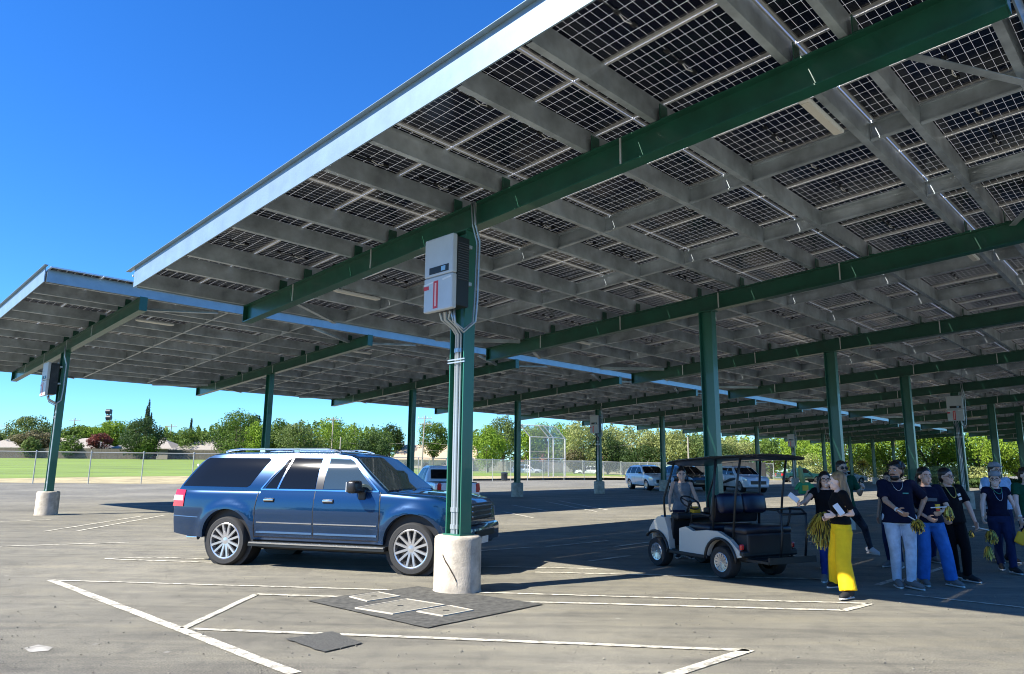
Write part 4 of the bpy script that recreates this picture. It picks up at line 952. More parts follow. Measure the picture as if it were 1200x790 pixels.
def house(label, x0, x1, Y, wh, rh, mw, mr, depth=9, hip=True, wins=3):
    w = x1 - x0; root = thing('house', label, 'house', (x0, Y, zf((x0 + x1) / 2, Y) - .3), 0)
    mb = MB(); mb.box((w / 2, depth / 2, wh / 2), (w, depth, wh)); wl = mb.build('wall', mw, root)
    e = .6; i = rh * 1.6 if hip else 0
    mb = MB(); mb.add([(-e, -e, wh), (w + e, -e, wh), (w + e, depth + e, wh), (-e, depth + e, wh), (i, depth / 2, wh + rh), (w - i, depth / 2, wh + rh), (-e, -e, wh - .15), (w + e, -e, wh - .15), (w + e, depth + e, wh - .15), (-e, depth + e, wh - .15)],
                      [(0, 1, 5, 4), (1, 2, 5), (2, 3, 4, 5), (3, 0, 4), (6, 7, 1, 0), (7, 8, 2, 1), (8, 9, 3, 2), (9, 6, 0, 3), (6, 9, 8, 7)]); rf = mb.build('roof', mr, root)
    mb = MB(); mb.box((w * .7, depth * .5, wh + rh), (.6, .6, 1.1)); mb.build('chimney', mw, rf)
    for k in range(wins):
        x = w * (k + .6) / (wins + .2); mb = MB(); mb.box((x, -.03, wh * .55), (1.5, .08, 1.1)); f = mb.build('window', M_WHITE, root)
        mb = MB(); mb.box((x, -.075, wh * .55), (1.35, .03, .95)); mb.build('pane', M_GLASS, f)
    return root
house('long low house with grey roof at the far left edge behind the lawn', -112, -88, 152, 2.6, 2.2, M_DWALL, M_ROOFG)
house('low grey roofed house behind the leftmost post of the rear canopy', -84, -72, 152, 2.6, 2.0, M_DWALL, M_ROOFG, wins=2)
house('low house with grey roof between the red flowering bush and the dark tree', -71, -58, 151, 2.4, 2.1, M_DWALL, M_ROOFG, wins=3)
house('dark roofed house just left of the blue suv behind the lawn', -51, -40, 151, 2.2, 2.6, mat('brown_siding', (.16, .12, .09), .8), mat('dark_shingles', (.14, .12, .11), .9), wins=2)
house('long tan roofed building behind the two posts right of the blue suv', -24, -7.5, 150, 2.4, 3.2, M_STUC, M_ROOFT, depth=12, hip=False, wins=4)
house('small red roofed house between the pale post and the backstop', 2.5, 9, 152, 2.4, 2.8, M_STUC, mat('red_roof', (.32, .14, .09), .9, noise=.2, nscale=4), wins=1)
house('brown roofed house half hidden by the pale trees right of the backstop', 16, 26, 150, 2.4, 2.8, M_STUC, mat('brown_roof', (.20, .12, .09), .9, noise=.2, nscale=4), wins=2)
# utility poles and wires
M_POLE = mat('weathered_pole', (.30, .26, .21), .85)
def upole(label, x, ytop, Y, arms=1, lean=0):
    b = AT(x, 540, Y); t = AT(x, ytop, Y); h = t.z - gz(Y); root = thing('utility_pole', label, 'utility pole', (b.x, Y, gz(Y)), 0, 'utility poles behind the field')
    mb = MB(); mb.cyl((0, 0, -.2), (lean, 0, h), .17, .11, 10); mb.build('pole', M_POLE, root)
    for k in range(arms):
        mb = MB(); mb.box((lean, 0, h - .5 - k * 1.1), (2.6, .12, .14)); ca = mb.build('crossarm', M_POLE, root)
        for xx in (-1.2, -.5, .5, 1.2):
            mb = MB(); mb.cyl((lean + xx, 0, h - .43 - k * 1.1), (lean + xx, 0, h - .22 - k * 1.1), .05, seg=8); mb.build('insulator', M_WHITE, ca)
    return (b.x + lean, Y, gz(Y) + h)
P_ = [upole('utility pole at the far left edge of the trees', 2, 497, 170), upole('utility pole just right of the leftmost canopy post', 82, 490, 170), upole('utility pole right of the dark tree on the left', 197, 497, 165),
      upole('tall thin utility pole above the roof rails of the blue suv', 388, 489, 140), upole('pale double arm utility pole just right of the second small post', 494, 487, 135, 2, .4), upole('short pole between the suv and the tan building', 398, 512, 132, 0), upole('pale pole seen between the trees right of the white suv', 807, 512, 120, 0)]
def wire(a, b, sag, lab, r=.022):
    a = Vector(a); b = Vector(b); mb = MB(); n = 14; mb.tube([a.lerp(b, i / n) - Vector((0, 0, sag * 4 * (i / n) * (1 - i / n))) for i in range(n + 1)], r, 5)
    tag(mb.build('overhead_wire', M_POLE), lab, 'wire', 'overhead wires')
for dz, w_ in ((.3, 'upper'), (1.4, 'lower')): wire((P_[3][0] - 1, 140, P_[3][2] - 4 - dz * 2), (P_[4][0], 135, P_[4][2] - 4.5 - dz), .6, w_ + ' overhead wire between the thin pole above the suv and the double arm pole')
for dz, w_ in ((.5, 'upper'), (2.0, 'lower')): wire((P_[4][0], 135, P_[4][2] - 4.5 - dz), (26, 128, 4.6 + dz), 1.0, w_ + ' overhead wire running right from the double arm pole past the backstop')
for dz in (.3,): wire((P_[1][0], 170, P_[1][2] - .5), (P_[2][0], 165, P_[2][2] - .5), 1.2, 'overhead wire above the trees between the two left utility poles')
# radio mast (a dark lattice with drums) far left
b = AT(122, 540, 260); t = AT(122, 480, 260)
r = thing('radio_mast', 'dark lattice mast rising above the trees left of the tall cypress', 'mast', (b.x, 260, 0)); h = t.z
mb = MB()
for sx, sy in ((-.7, -.7), (.7, -.7), (.7, .7), (-.7, .7)): mb.cyl((sx, sy, 0), (sx * .8, sy * .8, h), .14, seg=6)
for k in range(14):
    z = h * k / 14; z2 = h * (k + 1) / 14; mb.cyl((-.7, -.7, z), (.7, -.7, z2), .07, seg=5); mb.cyl((.7, -.7, z), (-.7, -.7, z2), .07, seg=5)
mb.build('lattice', M_DARK, r)
mb = MB()
for z, x in ((h - .8, .2), (h - 3, .5), (h - 5.5, -.3)): mb.cyl((x - .8, -.9, z), (x + .8, -.9, z), .9, seg=12)
mb.build('drum_antenna', M_DARK, r)
# trash bin
g = G(595, 564); g = Vector((g.x, g.y, gz(g.y))); r = thing('trash_bin', 'small dark trash bin on the dry grass left of the backstop', 'trash bin', (-.75, 84, .27))
mb = MB(); mb.lathe([(.30, 0), (.36, .05), (.38, .75), (.40, .78), (.40, .84), (.34, .84)], seg=20); mb.build('bin_body', M_DARK, r, smooth=True, angle=40)
mb = MB(); mb.lathe([(.39, .845), (.38, .90), (.1, .98), (0, .98)], seg=20); mb.build('lid', M_DARK, r, smooth=True, angle=40)
# backstop
def backstop():
    Y = 95; x0 = AT(621, 540, Y).x; x1 = AT(646, 540, Y).x; x2 = AT(662.5, 540, Y + 4).x; z = gz(Y); H = AT(640, 512, Y).z - z
    root = thing('backstop', 'tall pale chain link baseball backstop on the field beyond the rear canopy', 'backstop', (x0, Y, z))
    mp = mat('backstop_pipe', (.72, .70, .64), .5, .2); P = [Vector((0, 0, 0)), Vector(((x1 - x0) * .9, 1.5, 0)), Vector((x1 - x0 + .4, 2.2, 0)), Vector((x2 - x0, 4.5, 0))]
    for i, p in enumerate(P):
        mb = MB(); mb.cyl(p, p + Vector((0, 0, H)), .075, seg=8); mb.cyl(p + Vector((0, 0, H)), p + Vector((-1.4, -1.2, H + 1.5)), .075, seg=8); mb.build('post', mp, root)
    for z_ in (.1, H * .5, H):
        for p, q in zip(P, P[1:]): mb = MB(); mb.cyl(p + Vector((0, 0, z_)), q + Vector((0, 0, z_)), .05, seg=6); mb.build('rail', mp, root)
    for p, q in zip(P, P[1:]): mb = MB(); mb.cyl(p + Vector((-1.4, -1.2, H + 1.5)), q + Vector((-1.4, -1.2, H + 1.5)), .05, seg=6); mb.build('rail', mp, root)
    for p, q in zip(P, P[1:]):
        mb = MB(); L = (q - p).length; mb.add([p, q, q + Vector((0, 0, H)), p + Vector((0, 0, H)), q + Vector((-1.4, -1.2, H + 1.5)), p + Vector((-1.4, -1.2, H + 1.5))], [(0, 1, 2, 3), (3, 2, 4, 5)])
        o = mb.build('mesh_panel', mat('backstop_mesh', (1, 1, 1)) if 0 else MBACK, root, recalc=False); l = o.data.uv_layers.new(name='UVMap')
        for i, t in enumerate([(0, 0), (L, 0), (L, H), (0, H), (0, H), (L, H), (L, H + 2.2), (0, H + 2.2)]): l.data[i].uv = t
MBACK = mat_chain('backstop_wire', .075, .22)
backstop()

# ---- trees
LM = {'mid': mat_leaf('leaf_mid', (.035, .075, .012), (.16, .24, .035)), 'dark': mat_leaf('leaf_dark', (.016, .040, .012), (.07, .115, .025)), 'bright': mat_leaf('leaf_bright', (.075, .15, .012), (.30, .42, .04)),
      'olive': mat_leaf('leaf_olive', (.05, .08, .02), (.20, .26, .07)), 'pale': mat_leaf('leaf_pale', (.10, .13, .03), (.44, .46, .16)), 'brown': mat_leaf('leaf_brown', (.06, .055, .025), (.22, .19, .09)), 'red': mat_leaf('leaf_red', (.05, .03, .02), (.30, .07, .06)), 'cypress': mat_leaf('leaf_cypress', (.012, .028, .014), (.04, .07, .03))}
M_BARK = mat('bark', (.10, .08, .06), .9, noise=.4, nscale=4)
def tree(label, xc, ytop, ybot, wpx, Y, kind='mid', shape='round', leaf=None, n=None, name='tree', cat='tree', group='trees beyond the field', trunk=True, gap=.0):
    """xc, ytop, ybot, wpx: where the crown stands in the photograph at distance Y"""
    c = AT(xc, (ytop + ybot) / 2, Y); top = AT(xc, ytop, Y).z; bot = AT(xc, ybot + 8, Y).z; z0 = zf(c.x, Y); w = wpx * 1.22 * Y / FPX
    root = thing(name, label, cat, (c.x, Y, z0), random.uniform(0, 6), group)
    H = top - z0; B = max(bot - z0, .3 if trunk else 0); rz_ = (H - B) / 2; rx = w / 2; ry = rx * .85
    rnd = random.Random(int(xc * 7 + ytop * 3)); leaf = leaf or max(.16, Y / FPX * 1.25)
    # clumps
    nc = 46 if shape != 'spire' else 26; cl = []
    for k in range(nc):
        if shape == 'spire':
            t = (k + .5) / nc; cl.append((Vector((rnd.gauss(0, .05) * rx, rnd.gauss(0, .05) * rx, B + (H - B) * t)), Vector((rx * (1 - t) ** .7 + .05, rx * (1 - t) ** .7 + .05, (H - B) / nc * 1.5))))
        else:
            while True:
                d = Vector((rnd.uniform(-1, 1), rnd.uniform(-1, 1), rnd.uniform(-1, 1)))
                if .25 < d.length < 1: break
            if rnd.random() < .6: d = d.normalized() * rnd.uniform(.68, .86)
            if d.z < -.3 and trunk: d.x *= .95
            s = rnd.uniform(.24, .40)
            cl.append((Vector((d.x * rx, d.y * ry, B + rz_ + d.z * rz_ * .86)), Vector((rx * s * 1.15, ry * s * 1.15, rz_ * s))))
    vol = sum(c_[1].x * c_[1].y for c_ in cl)
    n = int(min(7500, max(1500, vol / leaf ** 2 * 5.0))) if shape != 'spire' else 1400
    P = np.zeros((n, 3)); Nn = np.zeros((n, 3)); wts = np.array([c_[1].x * c_[1].z for c_ in cl]); wts /= wts.sum(); rg = np.random.default_rng(int(xc * 13 + Y)); idx = rg.choice(len(cl), n, p=wts)
    dv = rg.normal(size=(n, 3)); dv /= np.linalg.norm(dv, axis=1)[:, None]; rr = rg.uniform(.55, 1.08, n) ** .6
    cc = np.array([tuple(c_[0]) for c_ in cl])[idx]; cs = np.array([tuple(c_[1]) for c_ in cl])[idx]
    P = cc + dv * cs * rr[:, None]; P[:, 2] = np.maximum(P[:, 2], .05)
    Nn = dv + rg.normal(size=(n, 3)) * .55; Nn /= np.linalg.norm(Nn, axis=1)[:, None]
    A = np.cross(Nn, rg.normal(size=(n, 3))); A /= np.linalg.norm(A, axis=1)[:, None]; Bv = np.cross(Nn, A); sz = leaf * rg.uniform(.45, 1.0, n)[:, None]
    el = .62 if kind != 'cypress' else .4
    V = np.stack([P - A * sz, P - Bv * sz * el, P + A * sz, P + Bv * sz * el], 1).reshape(-1, 3)
    me = bpy.data.meshes.new('crown'); me.vertices.add(n * 4); me.vertices.foreach_set('co', V.ravel()); me.loops.add(n * 4); me.loops.foreach_set('vertex_index', np.arange(n * 4)); me.polygons.add(n)
    me.polygons.foreach_set('loop_start', np.arange(n) * 4); me.polygons.foreach_set('loop_total', np.full(n, 4)); me.materials.append(LM[kind]); me.update(); me.validate()
    o = bpy.data.objects.new('crown', me); C.objects.link(o); o.parent = root
    if trunk:
        mb = MB(); tr = max(.12, w * .025); mb.tube([(0, 0, -.1), (.1, 0, B * .6), (.05, .1, B + rz_ * .5), (0, 0, B + rz_)], [tr * 1.3, tr, tr * .7, tr * .3], 8)
        for k in range(0, nc, 3): 
            if shape != 'spire': mb.tube([(.05, .05, B * .8), cl[k][0] * .6 + Vector((0, 0, B * .45)), cl[k][0]], [tr * .5, tr * .35, tr * .12], 6)
        mb.build('trunk', M_BARK, root)
    return root
T = tree
T('small olive tree at the far left edge beside a pole', 8, 502, 520, 34, 165, 'dark')
T('greyish tree with brownish crown left of the leftmost canopy post', 38, 488, 518, 42, 158, 'olive', n=2600)
T('brown shrubby tree under the greyish tree at far left', 44, 504, 519, 40, 150, 'brown')
T('small pale tree in front of the grey roof at far left', 37, 512, 527, 18, 146, 'olive')
T('green tree peeking right of the leftmost canopy post', 90, 497, 524, 24, 158, 'mid')
T('light green bush tree between the leftmost post and the mast', 102, 498, 520, 44, 162, 'bright')
T('broad light green tree behind the red flowering bush', 137, 491, 520, 40, 165, 'bright')
T('small green tree in front of the houses beside the leftmost post', 83, 512, 530, 20, 146, 'mid')
T('red flowering bush above the low grey roofed house', 117, 507, 519, 20, 150, 'red', name='flowering_bush', cat='bush')
T('large dark round tree below the tall cypress', 168, 488, 531, 42, 145, 'dark')
T('brighter small tree at the foot of the large dark round tree', 173, 510, 530, 22, 143, 'mid')
T('tall pointed cypress rising highest above the left trees', 174, 468, 500, 5, 170, 'cypress', 'spire', name='cypress', cat='cypress')
T('shorter cypress touching the tallest cypress on its left', 171.5, 476, 500, 4, 171, 'cypress', 'spire', name='cypress', cat='cypress')
T('short cypress tip just right of the tallest cypress', 177, 484, 500, 3, 171, 'cypress', 'spire', name='cypress', cat='cypress')
T('lone small cypress above the trees left of the suv', 224, 490, 508, 4, 172, 'cypress', 'spire', name='cypress', cat='cypress')
T('pale green tree between the dark round tree and the lone cypress', 205, 504, 528, 34, 165, 'mid')
T('green tree under the lone small cypress', 231, 501, 535, 36, 155, 'mid')
T('tall leafy tree left of the second canopy post with ragged top', 281, 482, 535, 52, 140, 'mid', n=4200)
T('darker heart tree behind the ragged tall tree', 268, 487, 530, 30, 150, 'dark')
T('yellow green tree just left of the second canopy post', 300, 494, 535, 26, 138, 'bright')
T('palm like dark tuft above the yellow green tree', 299.5, 485, 495, 12, 160, 'dark', name='palm', cat='palm')
T('green tree just right of the second canopy post', 326, 492, 535, 34, 150, 'mid')
T('broad dull green tree above the rear roof of the suv', 352, 494, 535, 54, 140, 'olive', n=3800)
T('broad yellow green tree behind the middle of the suv roof', 392, 489, 536, 56, 150, 'bright', n=4200)
T('very broad olive green tree right of the thin utility pole', 424, 495, 541, 54, 140, 'mid', n=4800)
T('dark green low tree at the right end of the broad trees', 440, 507, 544, 36, 136, 'dark')
T('thin airy eucalyptus left of the third canopy post', 457, 494, 526, 18, 152, 'dark', n=900)
T('second thin tree just left of the third canopy post', 468, 500, 527, 12, 154, 'mid', n=600)
T('round green tree between the third post and the near green post', 508, 490, 528, 33, 145, 'mid', n=3200)
T('bright green tree just right of the near green post', 572, 499, 541, 36, 132, 'bright', n=3600)
T('taller grey green tree behind the bright tree right of the near post', 590, 487, 530, 30, 145, 'olive', n=2800)
T('green tree behind the left frame of the backstop', 621, 497, 541, 26, 135, 'bright', n=2400)
T('bright tree behind the top of the backstop', 646, 494, 536, 50, 150, 'bright', n=3800)
T('pale yellowish tree right of the backstop', 683, 489, 545, 46, 128, 'pale', n=4600)
T('reddish low bush tree at the right foot of the backstop', 673, 524, 546, 20, 126, 'brown', n=1200)
T('dark tree behind the fourth small post', 712, 508, 548, 40, 130, 'dark', n=3000)
T('pale tree right of the fourth small post', 730, 494, 546, 50, 134, 'pale', n=4800)
T('dark low tree behind the white suv', 752, 518, 549, 46, 128, 'dark', n=3000)
T('pale leafy tree behind the fifth small post', 770, 502, 548, 40, 130, 'pale', n=4200)
T('pale tree left of the pale pole under the near canopy', 795, 500, 545, 36, 126, 'pale', n=3800)
T('olive tree behind the second large green post', 822, 505, 548, 40, 124, 'olive', n=3600)
T('pale brown tree right of the second large green post', 862, 510, 542, 50, 122, 'pale', n=4200)
T('dark tree above the golf cart roof', 846, 520, 548, 44, 118, 'dark', n=2600)
T('green tree above the golf cart roof at its right end', 902, 514, 546, 48, 120, 'mid', n=3800)
T('bright green tree behind the foam hand', 935, 508, 540, 40, 110, 'bright', n=3400)
T('pale sunlit hedge behind the woman with glasses', 960, 530, 553, 60, 105, 'pale', n=3600, trunk=False, name='hedge', cat='hedge')
T('large bright green tree behind the third large green post', 985, 500, 543, 74, 96, 'bright', n=5200)
T('pale flowering shrub row behind the bearded man', 1020, 536, 556, 70, 98, 'pale', n=3600, trunk=False, name='hedge', cat='hedge')
T('large bright tree above the man in the navy shirt', 1042, 502, 546, 62, 92, 'bright', n=5200)
T('large bright tree between the fourth and fifth large posts', 1092, 496, 544, 72, 88, 'bright', n=5200)
T('spreading bright tree behind the post with the inverter', 1142, 500, 545, 72, 84, 'bright', n=5200)
T('bright tree at the right edge of the picture', 1192, 508, 550, 60, 84, 'bright', n=4600)
T('dark trimmed hedge right of the person with the gold chain', 1165, 560, 574, 60, 66, 'dark', n=3000, trunk=False, name='hedge', cat='hedge')
T('low grey green shrubs right behind the posts on the far right', 1110, 545, 562, 90, 80, 'pale', n=4200, trunk=False, name='hedge', cat='hedge')

rg = np.random.default_rng(5); n = 26000
cx = rg.uniform(-75, 60, n); hh = 6.5 + 2.2 * np.sin(cx * .21) + 1.3 * np.sin(cx * .57 + 1) + rg.normal(size=n) * .3
Pz = rg.uniform(0, 1, n) ** .8 * hh; Py = -46 + rg.normal(size=n) * 1.6 - 2.5 * np.abs(np.sin(cx * .35)); Pp = np.stack([cx, Py, Pz + .1], 1)
A = rg.normal(size=(n, 3)); A /= np.linalg.norm(A, axis=1)[:, None]; B2 = np.cross(A, rg.normal(size=(n, 3))); B2 /= np.linalg.norm(B2, axis=1)[:, None]; V = np.stack([Pp - A * .45, Pp - B2 * .3, Pp + A * .45, Pp + B2 * .3], 1).reshape(-1, 3)
me = bpy.data.meshes.new('woodland'); me.from_pydata(V.tolist(), [], np.arange(n * 4).reshape(-1, 4).tolist()); me.materials.append(LM['mid']); o = bpy.data.objects.new('woodland', me); C.objects.link(o)
tag(o, 'dense band of green trees behind the photographer, mirrored in the car windows', 'trees', kind='stuff')

def wood(name, px0, px1, Y, tops, ybot, kind, n, leaf, seed, label):
    """a far-off belt of trees that reads as one mass"""
    rg = np.random.default_rng(seed); u = rg.uniform(0, 1, n); px = px0 + (px1 - px0) * u; top = np.interp(px, [a for a, _ in tops], [b for _, b in tops]) + 3.2 * np.sin(px * .31 + seed) + 2.2 * np.sin(px * .83) + rg.normal(size=n) * .7
    v = rg.uniform(0, 1, n) ** .8; py = ybot + (top - ybot) * v; d = Y + rg.uniform(-5, 5, n)
    P = np.array([tuple(AT(a, b, c)) for a, b, c in zip(px, py, d)]); A = rg.normal(size=(n, 3)); A[:, 2] *= .6; A /= np.linalg.norm(A, axis=1)[:, None]; B2 = np.cross(A, rg.normal(size=(n, 3))); B2 /= np.linalg.norm(B2, axis=1)[:, None]; sz = leaf * rg.uniform(.5, 1, n)[:, None]
    V = np.stack([P - A * sz, P - B2 * sz * .65, P + A * sz, P + B2 * sz * .65], 1).reshape(-1, 3)
    me = bpy.data.meshes.new(name); me.from_pydata(V.tolist(), [], np.arange(n * 4).reshape(-1, 4).tolist()); me.materials.append(LM[kind]); o = bpy.data.objects.new(name, me); C.objects.link(o); tag(o, label, 'trees', kind='stuff')
wood('distant_woodland', -20, 240, 185, [(-20, 512), (60, 511), (90, 504), (160, 503), (240, 508)], 532, 'mid', 9000, .42, 1, 'far belt of trees behind the houses left of the blue suv')
wood('distant_woodland', 225, 470, 172, [(225, 506), (260, 498), (330, 499), (380, 495), (440, 504), (470, 510)], 540, 'mid', 12000, .42, 2, 'far belt of trees above the roof of the blue suv')
wood('distant_woodland', 545, 870, 168, [(545, 506), (620, 502), (700, 500), (780, 506), (870, 514)], 546, 'olive', 14000, .42, 3, 'far belt of trees behind the backstop and the white suv')
wood('distant_woodland', 850, 1230, 140, [(850, 514), (940, 512), (1000, 510), (1100, 510), (1230, 512)], 558, 'bright', 15000, .38, 4, 'far belt of bright trees behind the group of people')
# loose grit on the near asphalt
g = MB(); rnd = random.Random(9)
for _ in range(900):
    p = G(rnd.uniform(-20, 1220), 640 + 165 * rnd.random() ** .8); s_ = rnd.uniform(.003, .009) * (1.6 if rnd.random() < .06 else 1)
    R_ = Matrix.Rotation(rnd.uniform(0, 6), 3, 'Z') @ Matrix.Rotation(rnd.uniform(0, 1), 3, 'X'); g.box((p.x, p.y, .004 + s_ * .4), (s_ * 1.6, s_, s_ * .8), R_)
tag(g.build('grit', mat('grit_stone', (.26, .24, .19), .9, noise=.7, nscale=3)), 'loose grit and small stones scattered over the near asphalt', 'grit', kind='stuff')
# ------------------------------------------------------------------ people
SKINS = {'tan': mat('skin_tan', (.66, .41, .29), .5, noise=.1, nscale=14), 'fair': mat('skin_fair', (.76, .52, .41), .5, noise=.1, nscale=14), 'brown': mat('skin_brown', (.46, .26, .165), .5, noise=.1, nscale=14)}
def cloth(name, col, n=.22, s=14, rough=.85): return mat(name, col, rough, noise=n, nscale=s, bump=.8, bscale=16, spec=.2)
HAIRM = {'black': mat('hair_black', (.010, .008, .008), .4, noise=.4, nscale=40, stretch=(1, 1, .12)), 'blond': mat('hair_blond', (.30, .18, .075), .45, noise=.55, nscale=34, stretch=(1, 1, .12)), 'dark': mat('hair_dark_brown', (.028, .016, .010), .45, noise=.4, nscale=40, stretch=(1, 1, .12))}
def ik(a, b, l1, l2, pole):
    a = Vector(a); b = Vector(b); d = b - a; L = d.length
    if L > (l1 + l2) * .995: b = a + d.normalized() * (l1 + l2) * .995; d = b - a; L = d.length
    x = (l1 * l1 - l2 * l2 + L * L) / (2 * L); h = math.sqrt(max(0, l1 * l1 - x * x)); u = d.normalized(); p = Vector(pole); p = (p - u * p.dot(u))
    p.normalize(); return a + u * x + p * h, b
def fuse(mb, name, m, parent, vox=.010, it=3, fac=.5):
    o = mb.build(name, m, parent, smooth=True)
    md = o.modifiers.new('r', 'REMESH'); md.mode = 'VOXEL'; md.voxel_size = vox; md.use_smooth_shade = True
    ms = o.modifiers.new('s', 'SMOOTH'); ms.factor = fac; ms.iterations = it
    return apply_mods(o)
def hand(mb, w, d, pn, side, curl=.5, s=1.0):
    """w wrist, d pointing direction of the palm, pn palm normal, side +1: thumb towards (d x pn)"""
    d = Vector(d).normalized(); pn = Vector(pn); pn = (pn - d * pn.dot(d)).normalized(); t = d.cross(pn) * side
    R = Matrix((t, d, pn)).transposed()
    c = w + d * .045 * s
    mb.ball(c, (.040 * s, .052 * s, .017 * s), 12, 8, rot=R)
    for k, (off, L) in enumerate(((.030, .070), (.010, .078), (-.010, .072), (-.029, .056))):
        p = w + d * .082 * s + t * off * s; a1 = curl * .9; d1 = d * math.cos(a1) + pn * math.sin(a1); a2 = curl * 2.1; d2 = d * math.cos(a2) + pn * math.sin(a2); a3 = curl * 2.9; d3 = d * math.cos(a3) + pn * math.sin(a3)
        q = p + d1 * L * .48 * s; r = q + d2 * L * .32 * s; e = r + d3 * L * .24 * s
        mb.capsule(p - d * .02 * s, q, .0098 * s, .0090 * s, 8); mb.capsule(q, r, .0090 * s, .0084 * s, 8); mb.capsule(r, e, .0084 * s, .0074 * s, 8)
    p = w + d * .022 * s + t * .030 * s; q = p + (t * .75 + d * .6 + pn * .35).normalized() * .040 * s; r = q + (t * .25 + d * .85 + pn * (.2 + curl * .6)).normalized() * .034 * s
    mb.capsule(p, q, .013 * s, .011 * s, 8); mb.capsule(q, r, .011 * s, .0085 * s, 8)
def person(label, loc, face, H=1.7, wd=1.0, skin='tan', hair='black', hairstyle='short', top=None, top_sleeve=.55, top_len=.90, bottom=None, bot_style='jeans', shoes=None, arms=None, feet=None, head_turn=0, head_tilt=0, glasses=False, beard=False, cap=None, belly=0, female=False, group='people standing under the near canopy', extras=(), sleeveless=False, curl=.55, smile=True):
    f = Vector((face[0], face[1], 0)).normalized(); rz = math.atan2(f.y, f.x) - math.pi / 2; z0 = gz(loc[1]) + .004
    root = thing('person', label, 'person', (loc[0], loc[1], z0), rz, group)
    Mi = (Matrix.Translation(Vector((loc[0], loc[1], z0))) @ Matrix.Rotation(rz, 4, 'Z')).inverted()
    S_ = H / 1.7; s = S_; L = lambda p: Mi @ Vector(p)
    sh = .172 * s * (1.0 if not female else .92) * (.6 + .4 * wd)
    P = dict(pelvis=Vector((0, 0, .93 * s)), chest=Vector((0, .01, 1.25 * s)), neck=Vector((0, -.005, 1.445 * s)))
    hp = {}; kn = {}; an = {}; fd = {}
    for sd, sg in (('R', 1), ('L', -1)):
        hp[sd] = Vector((sg * .092 * s * (.5 + .5 * wd), 0, .90 * s))
        tgt = Vector((sg * .10 * s, 0, .085 * s)); fdir = Vector((sg * .25, 1, 0)).normalized()
        if feet and sd in feet: v = feet[sd]; q = L((v[0], v[1], z0)); lift = v[2] if len(v) > 2 else 0; tgt = Vector((q.x, q.y, .085 * s + lift))
        if feet and sd + 'd' in feet: w_ = Vector((*feet[sd + 'd'], 0)); fdir = (Matrix.Rotation(-rz, 3, 'Z') @ w_).normalized()
        kn[sd], an[sd] = ik(hp[sd], tgt, .425 * s, .405 * s, (fdir.x * .3, 1, 0)); fd[sd] = fdir
    sho = {'R': Vector((sh, -.01, 1.395 * s)), 'L': Vector((-sh, -.01, 1.395 * s))}; elb = {}; wri = {}; hdir = {}; pnm = {}
    for sd, sg in (('R', 1), ('L', -1)):
        a = (arms or {}).get(sd)
        if a is None: elb[sd], wri[sd] = Vector((sg * (sh + .05 * s * wd), -.02, 1.12 * s)), Vector((sg * (sh + .06 * s * wd), .06, .88 * s)); hdir[sd] = Vector((0, .15, -1)); pnm[sd] = Vector((-sg, 0.2, 0))
        else:
            t = L(a[0]); pole = a[1] if len(a) > 1 and a[1] is not None else (sg * .5, -.6, -.6); elb[sd], wri[sd] = ik(sho[sd], t, .295 * s, .25 * s, pole)
            hdir[sd] = (wri[sd] - elb[sd]).normalized() + (Vector(a[2]) if len(a) > 2 and a[2] is not None else Vector()); pnm[sd] = Vector(a[3]) if len(a) > 3 else Vector((-sg, 0, 0))
    # ---- body, one continuous surface
    b = MB(); w = wd; hr = Matrix.Rotation(head_turn, 3, 'Z') @ Matrix.Rotation(head_tilt, 3, 'X'); hc = Vector((0, .018, 1.572 * s))
    T = [(.90, .150 * w, .115), (.97, .160 * w, .118 + belly * .6), (1.06, (.132 if female else .142) * w, .100 + belly), (1.16, .140 * w, .105 + belly * .8), (1.27, .155 * (.5 + .5 * w), .112 + belly * .2), (1.36, .160 * (.6 + .4 * w), .095), (1.42, .10, .070), (1.45, .062, .058)]
    b.tube([(0, (.0 if z < 1.3 else -.01) + (belly * .35 if z < 1.25 else 0), z * s) for z, _, _ in T], [(a * s, c * s) for _, a, c in T], 20, ref=(1, 0, 0))
    b.tube([(0, -.012, 1.40 * s), (0, -.004, 1.47 * s), (0, .01, 1.53 * s)], [(.060 * s, .058 * s), (.052 * s, .054 * s), (.052 * s, .056 * s)], 14)
    q_ = s * 1.12; hb = lambda p: hc + hr @ (Vector(p) * q_)
    b.ball(hb((0, -.012, .022)), (.073 * q_, .092 * q_, .090 * q_), 18, 12, rot=hr); b.ball(hb((0, .018, -.045)), (.056 * q_, .066 * q_, .066 * q_), 16, 10, rot=hr); b.ball(hb((0, .060, -.088)), (.024 * q_, .02 * q_, .018 * q_), 10, 8, rot=hr)
    b.capsule(hb((0, .082, .010)), hb((0, .098, -.022)), .008 * q_, .013 * q_, 8)
    for sg in (1, -1):
        b.ball(hb((sg * .072, -.004, -.004)), (.010 * q_, .018 * q_, .030 * q_), 8, 6, rot=hr); b.ball(hb((sg * .036, .056, -.030)), (.022 * q_, .018 * q_, .02 * q_), 8, 6, rot=hr)
        b.ball(hb((sg * .030, .072, .022)), (.024 * q_, .012 * q_, .008 * q_), 8, 6, rot=hr)
